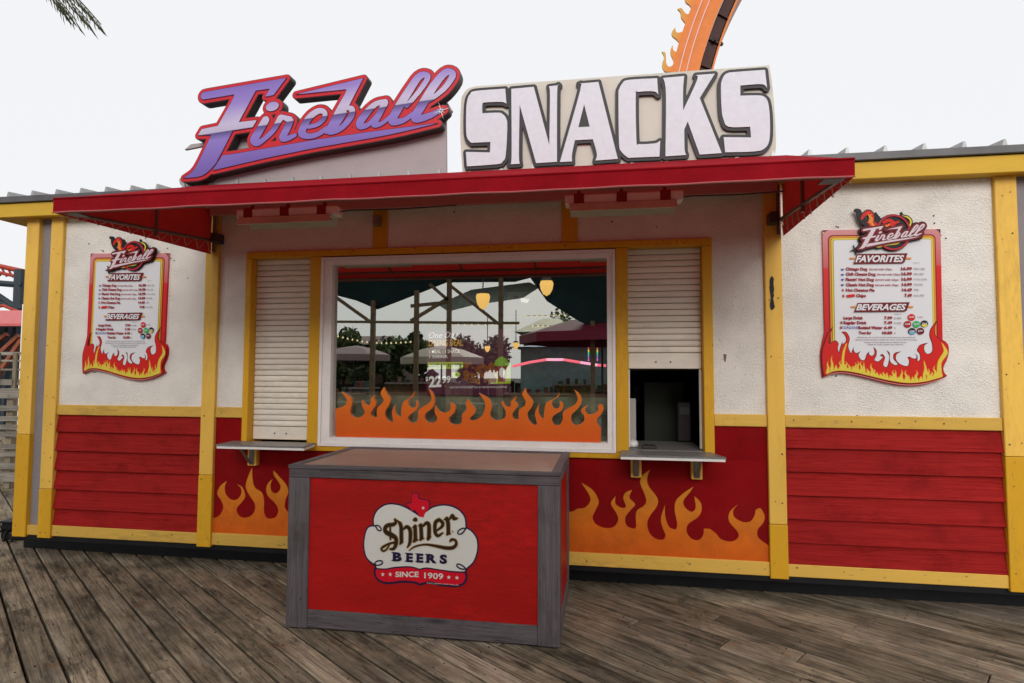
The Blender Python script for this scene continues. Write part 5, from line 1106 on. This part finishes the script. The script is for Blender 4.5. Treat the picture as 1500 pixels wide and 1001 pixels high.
for py, h_ in ((578, 17), (600, 9), (612, 8), (626, 8), (638, 9), (653, 8), (666, 8), (682, 10), (700, 15), (725, 9), (741, 7)):
    a_ = at(-220, py+r5.uniform(-3, 4), Ys); b_ = at(50, py+r5.uniform(-2, 2), Ys); hh2 = h_/855*(Ys+4.4)/2; y_ = Ys-.02*r5.random()
    v = [(a_.x, y_, a_.z-hh2), (b_.x, y_, b_.z-hh2), (b_.x, y_, b_.z+hh2), (a_.x, y_, a_.z+hh2)]; v += [(p[0], p[1]+.03, p[2]) for p in v]
    O('plank', v, [(0, 1, 2, 3), (7, 6, 5, 4), (0, 4, 5, 1), (1, 5, 6, 2), (2, 6, 7, 3), (3, 7, 4, 0)], oldw, SP)
for px in (-150, -60, 22): q = at(px, 570, Ys+.1); box('post', q.x-.05, q.x+.05, Ys+.035, Ys+.11, 0, q.z, oldv, SP)
JB = empty('cable_box', (-5.35, .5, 0), 'small black plastic cable box on the deck at the left corner', 'box')
q0, q1 = at(8, 780, .45), at(24, 752, .45)
box('case', q0.x, q0.x+.24, .4, .55, .0, .15, M_['black'], JB, c=.01); box('lid', q0.x-.01, q0.x+.25, .39, .56, .151, .17, M_['black'], JB)
for k in range(3): MB().tube([(q0.x+.04+k*.07, .399, .09), (q0.x+.04+k*.07, .36, .085), (q0.x+.02+k*.09, .34, .0)], .012, 8).obj('cable', M_['black'], JB)
# ------------------------------------------------------------------ behind the photographer: what the window mirrors
def mr_(px, py, D): q = W(px, py, D); return Vector((q[0], -D, q[1]))
teal = mat('dark_teal_pavilion_ceiling', (.007, .024, .026), .7, var=.5, vscale=1.2); tan = mat('brown_pavilion_timber', (.17, .12, .07), .6, var=.3)
PV = empty('open_pavilion', (-1, -8, 0), 'dark teal open pavilion with braced timber posts, mirrored in the window', 'pavilion')
D0, D1 = 5.6, 9.0
prof = [(250, 300), (1050, 300), (1050, 520), (905, 492), (848, 470), (800, 440), (775, 405), (752, 411), (650, 412), (600, 432), (548, 452), (520, 440), (486, 431), (380, 420), (250, 420)]
lp = [mr_(x_, y_, D1) for x_, y_ in prof]
def slab(name, pts, y0_, y1_, mt_, par):
    v, f = plate_geo([[(p.x, p.z) for p in pts]], y0_, y1_); return O(name, v, f, mt_, par)
slab('roof_truss_panel', lp, -D1, -D1-.15, teal, PV)
zt2 = mr_(650, 360, D1).z
box('ceiling', lp[0].x, lp[1].x, -D1-1.0, -D1+1.2, zt2+.2, zt2+.3, teal, PV, c=0)
def post(px, pt, D, w_=.14, m_=tan): q = mr_(px, pt, D); box('post', q.x-w_/2, q.x+w_/2, q.y-w_/2, q.y+w_/2, 0, q.z, m_, PV)
for px, pt in ((545, 440), (609, 425), (657, 405), (733, 400)): post(px, pt, D1-.1, .105)
post(478, 430, D1-.1); post(868, 470, D1-.1, .1)
for p, q in (((488, 434), (543, 473)), ((600, 470), (656, 436)), ((628, 416), (656, 440)), ((656, 416), (729, 474))):
    MB().bar(mr_(*p, D1-.12), mr_(*q, D1-.12), .075, .075).obj('knee_brace', tan, PV)
MB().bar(mr_(480, 471, D1-.1), mr_(760, 473, D1-.1), .05, .06).obj('tie_beam', tan, PV); MB().bar(mr_(600, 448, D1-.1), mr_(657, 442, D1-.1), .06, .08).obj('tie_beam', tan, PV)
pts = [mr_(x_, y_, D1+.78) for x_, y_ in ((640, 446), (690, 424), (775, 413), (790, 420), (765, 436), (690, 447), (655, 456))]
slab('shade_sheet', pts, -D1-.75, -D1-.8, mat('pale_teal_shade_sheet', (.42, .56, .52), .6, var=.15), PV)
amber = mat('amber_glass_shade', (.5, .3, .08), .3, emit=((1, .58, .16), 1.15))
def pendant(px, pyt, pyb, D, label):
    t_ = mr_(px, pyt, D); b_ = mr_(px, pyb, D); h_ = t_.z-b_.z
    p_ = empty('pendant_lamp', (b_.x, b_.y, b_.z), label, 'lamp', 'pendant lamps in the pavilion')
    MB().lathe(b_.x, b_.y, [(.002, b_.z), (h_*.22, b_.z+h_*.12), (h_*.40, b_.z+h_*.45), (h_*.46, b_.z+h_*.8), (h_*.40, b_.z+h_)], 14).obj('shade', amber, p_, smooth=True)
    MB().lathe(b_.x, b_.y, [(h_*.48, b_.z+h_), (h_*.25, b_.z+h_*1.25), (h_*.1, b_.z+h_*1.3)], 12).obj('cap', M_['signdark'], p_)
    MB().tube([(b_.x, b_.y, b_.z+h_*1.2), (b_.x, b_.y, b_.z+h_*1.2+.9)], .012, 6).obj('rod', M_['signdark'], p_)
pendant(706, 430, 453, 7.0, 'amber pendant lamp on a dark rod mirrored in the middle of the window')
pendant(800, 411, 433, 6.4, 'amber pendant lamp mirrored at the upper right of the window')
pendant(713, 507, 516, 12, 'small distant amber lamp mirrored low in the middle of the window')
pendant(755, 502, 512, 12, 'small distant amber lamp mirrored beside the meal deal panel')
# far side of the square
foliage = [mat('dark_green_foliage', (.075, .11, .04), .7, var=.4, rnd=.0), mat('mid_green_foliage', (.16, .21, .09), .7, var=.4)]
def tree(px0, px1, pt, D, label, seed, n_=1500):
    r_ = random.Random(seed); a_ = mr_(px0, 560, D); b_ = mr_(px1, pt, D); cx_ = (a_.x+b_.x)/2; W2 = abs(b_.x-a_.x)/2; top_ = b_.z
    t_ = empty('tree', (cx_, -D, 0), label, 'tree', 'trees across the square')
    MB().tube([(cx_, -D, -.1), (cx_+.1, -D, top_*.5), (cx_, -D, top_*.75)], .18, 8, .07).obj('trunk', bark, t_)
    cl_ = [(cx_+W2*r_.uniform(-.75, .75), -D+W2*r_.uniform(-.5, .5), top_*r_.uniform(.35, .85), W2*r_.uniform(.25, .45)) for _ in range(12)]
    for m2 in (0, 1):
        mb = MB()
        for k in range(n_):
            c = cl_[r_.randrange(12)]; d = Vector((r_.gauss(0, 1), r_.gauss(0, 1), r_.gauss(0, .8))).normalized()*c[3]*r_.uniform(.6, 1.1); p = Vector(c[:3])+d
            if p.z > top_: continue
            u_ = Vector((r_.gauss(0, 1), r_.gauss(0, 1), r_.gauss(0, 1))).normalized()*.11; w_ = u_.cross(Vector((r_.gauss(0, 1), r_.gauss(0, 1), 1))).normalized()*.07
            mb.add([p-u_, p+w_, p+u_, p-w_], [(0, 1, 2, 3)])
        mb.obj('crown', foliage[m2], t_)
tree(455, 545, 472, 17, 'dark green tree mirrored at the left edge of the window', 1); tree(520, 600, 476, 18, 'dark green tree mirrored behind the left pavilion posts', 2)
tree(588, 640, 474, 17, 'small green tree mirrored between the two middle posts', 3); tree(660, 745, 484, 19, 'pale green tree mirrored behind the meal deal panel', 4); tree(790, 905, 450, 20, 'leafy tree mirrored behind the maroon umbrella', 5)
def umbrella(px0, px1, pe, pt, D, mt_, label, under=None):
    a_ = mr_(px0, pe, D); b_ = mr_(px1, pe, D); c = (a_+b_)/2; R_ = (b_.x-a_.x)/2; zt3 = mr_((px0+px1)/2, pt, D).z
    u_ = empty('umbrella', (c.x, -D, 0), label, 'umbrella', 'umbrellas across the square'); n_ = 8; v = []; f = []
    for i in range(n_): v.append((c.x+R_*math.cos(i*math.pi/4), -D+R_*math.sin(i*math.pi/4), a_.z))
    for i in range(n_): v.append((c.x+R_*.5*math.cos(i*math.pi/4), -D+R_*.5*math.sin(i*math.pi/4), a_.z+(zt3-a_.z)*.66))
    v.append((c.x, -D, zt3)); k0 = len(v)
    for i in range(n_): v.append((c.x+R_*math.cos(i*math.pi/4), -D+R_*math.sin(i*math.pi/4), a_.z-.22))
    for i in range(n_): j = (i+1) % n_; f += [(i, j, n_+j, n_+i), (n_+i, n_+j, 2*n_), (k0+i, k0+j, j, i)]
    O('canopy', v, f, mt_, u_); MB().tube([(c.x, -D, 0), (c.x, -D, zt3)], .03, 8).obj('pole', M_['signdark'], u_)
umbrella(760, 1010, 492, 462, 10.5, mat('maroon_umbrella_cloth', (.20, .02, .045), .6), 'big maroon umbrella mirrored at the right of the window')
umbrella(585, 708, 524, 506, 14, mat('cream_umbrella_cloth', (.45, .40, .33), .6), 'cream umbrella mirrored below the middle posts')
umbrella(470, 570, 520, 506, 15, mat('pinkish_umbrella_cloth', (.30, .22, .22), .6), 'dull pink umbrella mirrored at the left of the window')
def shed(px0, px1, pe, pt, D, wall, roof, label, name='kiosk', cat='kiosk'):
    a_ = mr_(px0, pe, D); b_ = mr_(px1, pe, D); t_ = mr_((px0+px1)/2, pt, D).z; k_ = empty(name, ((a_.x+b_.x)/2, -D-2, 0), label, cat)
    box('wall', a_.x+.3, b_.x-.3, -D-4, -D-.4, 0, a_.z, wall, k_, c=0)
    v = [(a_.x, -D, a_.z), (b_.x, -D, a_.z), (b_.x, -D-4.4, a_.z), (a_.x, -D-4.4, a_.z), (a_.x+.8, -D-2.2, t_), (b_.x-.8, -D-2.2, t_)]
    O('roof', v, [(0, 1, 5, 4), (2, 3, 4, 5), (1, 2, 5), (3, 0, 4), (3, 2, 1, 0)], roof, k_); return a_, b_, k_
shed(752, 845, 486, 458, 16, mat('pale_kiosk_wall', (.30, .30, .26), .6), mat('pale_yellow_roof', (.50, .46, .30), .5), 'kiosk with a pale yellow roof mirrored right of the meal deal panel')
shed(440, 572, 505, 488, 20, mat('brown_kiosk_wall', (.10, .06, .05), .7, var=.4, vscale=1), mat('dull_pink_roof', (.26, .17, .16), .6, var=.2), 'low brown building with a dull pink roof mirrored at the left of the window', 'low_building', 'building')
a_, b_, kk = shed(745, 960, 508, 500, 13, mat('teal_kiosk_wall', (.22, .38, .38), .6, var=.2), mat('blue_kiosk_fascia', (.05, .13, .30), .5), 'teal arcade front with a pink neon line mirrored at the right of the window', 'arcade_front', 'arcade')
pink = mat('pink_neon', (.8, .2, .3), .4, emit=((1, .16, .22), 1.3)); pink2 = mat('pale_pink_neon', (.8, .4, .5), .4, emit=((1, .42, .62), 1.5))
pts = [(750, 537), (775, 531), (800, 527), (825, 527), (850, 531), (875, 535), (888, 536)]
for k in range(6): MB().tube([mr_(*pts[k], 12.9), mr_(*pts[k+1], 12.9)], .045, 6).obj('neon_tube', pink2 if k in (2, 4) else pink, kk)
cols_ = [(1, .1, .1), (1, .8, .1), (.1, 1, .2), (.1, .5, 1), (.5, .2, 1), (1, .2, .8)]
for px in (862, 875):
    for k, c in enumerate(cols_): MB().tube([mr_(px, 509+k*3.4, 12.8), mr_(px, 512+k*3.4, 12.8)], .02, 6).obj('neon_tube', mat('neon_colour', c, .4, emit=(c, 1.0)), kk)
# dark hedge, fence and benches that close the far side
fen = mat('dark_brown_fence', (.035, .028, .022), .8, var=.5, vscale=1)
FN = empty('rear_fence', (0, -15, 0), 'dark slatted fence closing the far side of the square, seen only in the window', 'fence'); a_ = mr_(380, 560, 15).x; b_ = mr_(1000, 560, 15).x; X = a_
while X < b_: box('slat', X, X+.28, -15.04, -15, 0, 1.15+.25*random.random(), fen, FN, c=0); X += .30
for k, px in enumerate((500, 560, 640, 700, 790, 850, 885)):
    q = mr_(px, 560, 11+k % 3); tb = empty('picnic_table', (q.x, q.y, 0), 'dark picnic table mirrored low in the window', 'table', 'picnic tables across the square')
    box('table_top', q.x-.7, q.x+.7, q.y-.4, q.y+.4, .72, .76, fen, tb); box('bench', q.x-.7, q.x+.7, q.y-.85, q.y-.6, .42, .45, fen, tb); box('bench', q.x-.7, q.x+.7, q.y+.6, q.y+.85, .42, .45, fen, tb)
    for s_ in (-.5, .5): box('trestle', q.x+s_-.04, q.x+s_+.04, q.y-.75, q.y+.75, 0, .715, fen, tb)
    tb['label'] = ['dark picnic table mirrored below the left dull pink umbrella', 'dark picnic table mirrored beside the second post from the left', 'dark picnic table mirrored under the cream umbrella', 'dark picnic table mirrored behind the meal deal panel', 'dark picnic table mirrored below the pink neon line', 'dark picnic table mirrored under the maroon umbrella', 'dark picnic table mirrored at the right edge of the window'][k]
r8 = random.Random(31)
for k, (px, cl_, w_) in enumerate(((510, (.30, .06, .05), .5), (532, (.08, .16, .22), .35), (590, (.35, .20, .08), .45), (622, (.25, .05, .05), .4), (672, (.40, .33, .20), .35), (770, (.36, .14, .05), .6), (812, (.10, .20, .10), .4), (840, (.38, .30, .12), .55), (872, (.30, .05, .08), .4))):
    q = mr_(px, 560, 12.4+.3*(k % 3)); h_ = .9+.5*r8.random(); sb = empty('souvenir_stand', (q.x, q.y, 0), ['red', 'blue', 'tan', 'crimson', 'sand coloured', 'orange', 'green', 'mustard', 'pink'][k]+' souvenir stand mirrored low in the window', 'stall', 'souvenir stands across the square')
    mt_ = mat('souvenir_stand_paint', tuple(q_*.5 for q_ in cl_), .5, var=.5); box('cabinet', q.x-w_, q.x+w_, q.y-.25, q.y+.25, 0, h_, mt_, sb); box('shelf', q.x-w_-.05, q.x+w_+.05, q.y-.3, q.y+.34, h_+.001, h_+.05, oldw, sb)
    for j in range(4): box('goods', q.x-w_+.1+j*w_*.45, q.x-w_+.1+j*w_*.45+r8.uniform(.06, .14), q.y+.0, q.y+.16, h_+.051, h_+.051+r8.uniform(.05, .2), mat('goods_colour', (r8.uniform(.05, .25), r8.uniform(.03, .15), r8.uniform(.02, .12)), .5), sb)
mb = MB(); bulbm = mat('string_light_bulb', (.6, .5, .3), .4, emit=((1, .8, .45), .9)); SL = empty('string_lights', mr_(640, 480, 12), 'strings of tiny bulbs across the square, mirrored in the window', 'string lights')
for (p, q, sg) in (((486, 490), (600, 500), 6), ((770, 462), (900, 452), 3), ((600, 472), (760, 474), 2), ((780, 476), (900, 474), 2)):
    pts = [mr_(lerp(p[0], q[0], t), lerp(p[1], q[1], t)+sg*math.sin(t*math.pi), 12) for t in [i/16 for i in range(17)]]
    MB().tube(pts, .006, 4).obj('wire', M_['black'], SL)
    for pt in pts: mb.lathe(pt.x, pt.y, [(.001, pt.z-.05), (.028, pt.z-.03), (.022, pt.z), (.001, pt.z+.02)], 6)
mb.obj('bulb', bulbm, SL, kind='stuff')
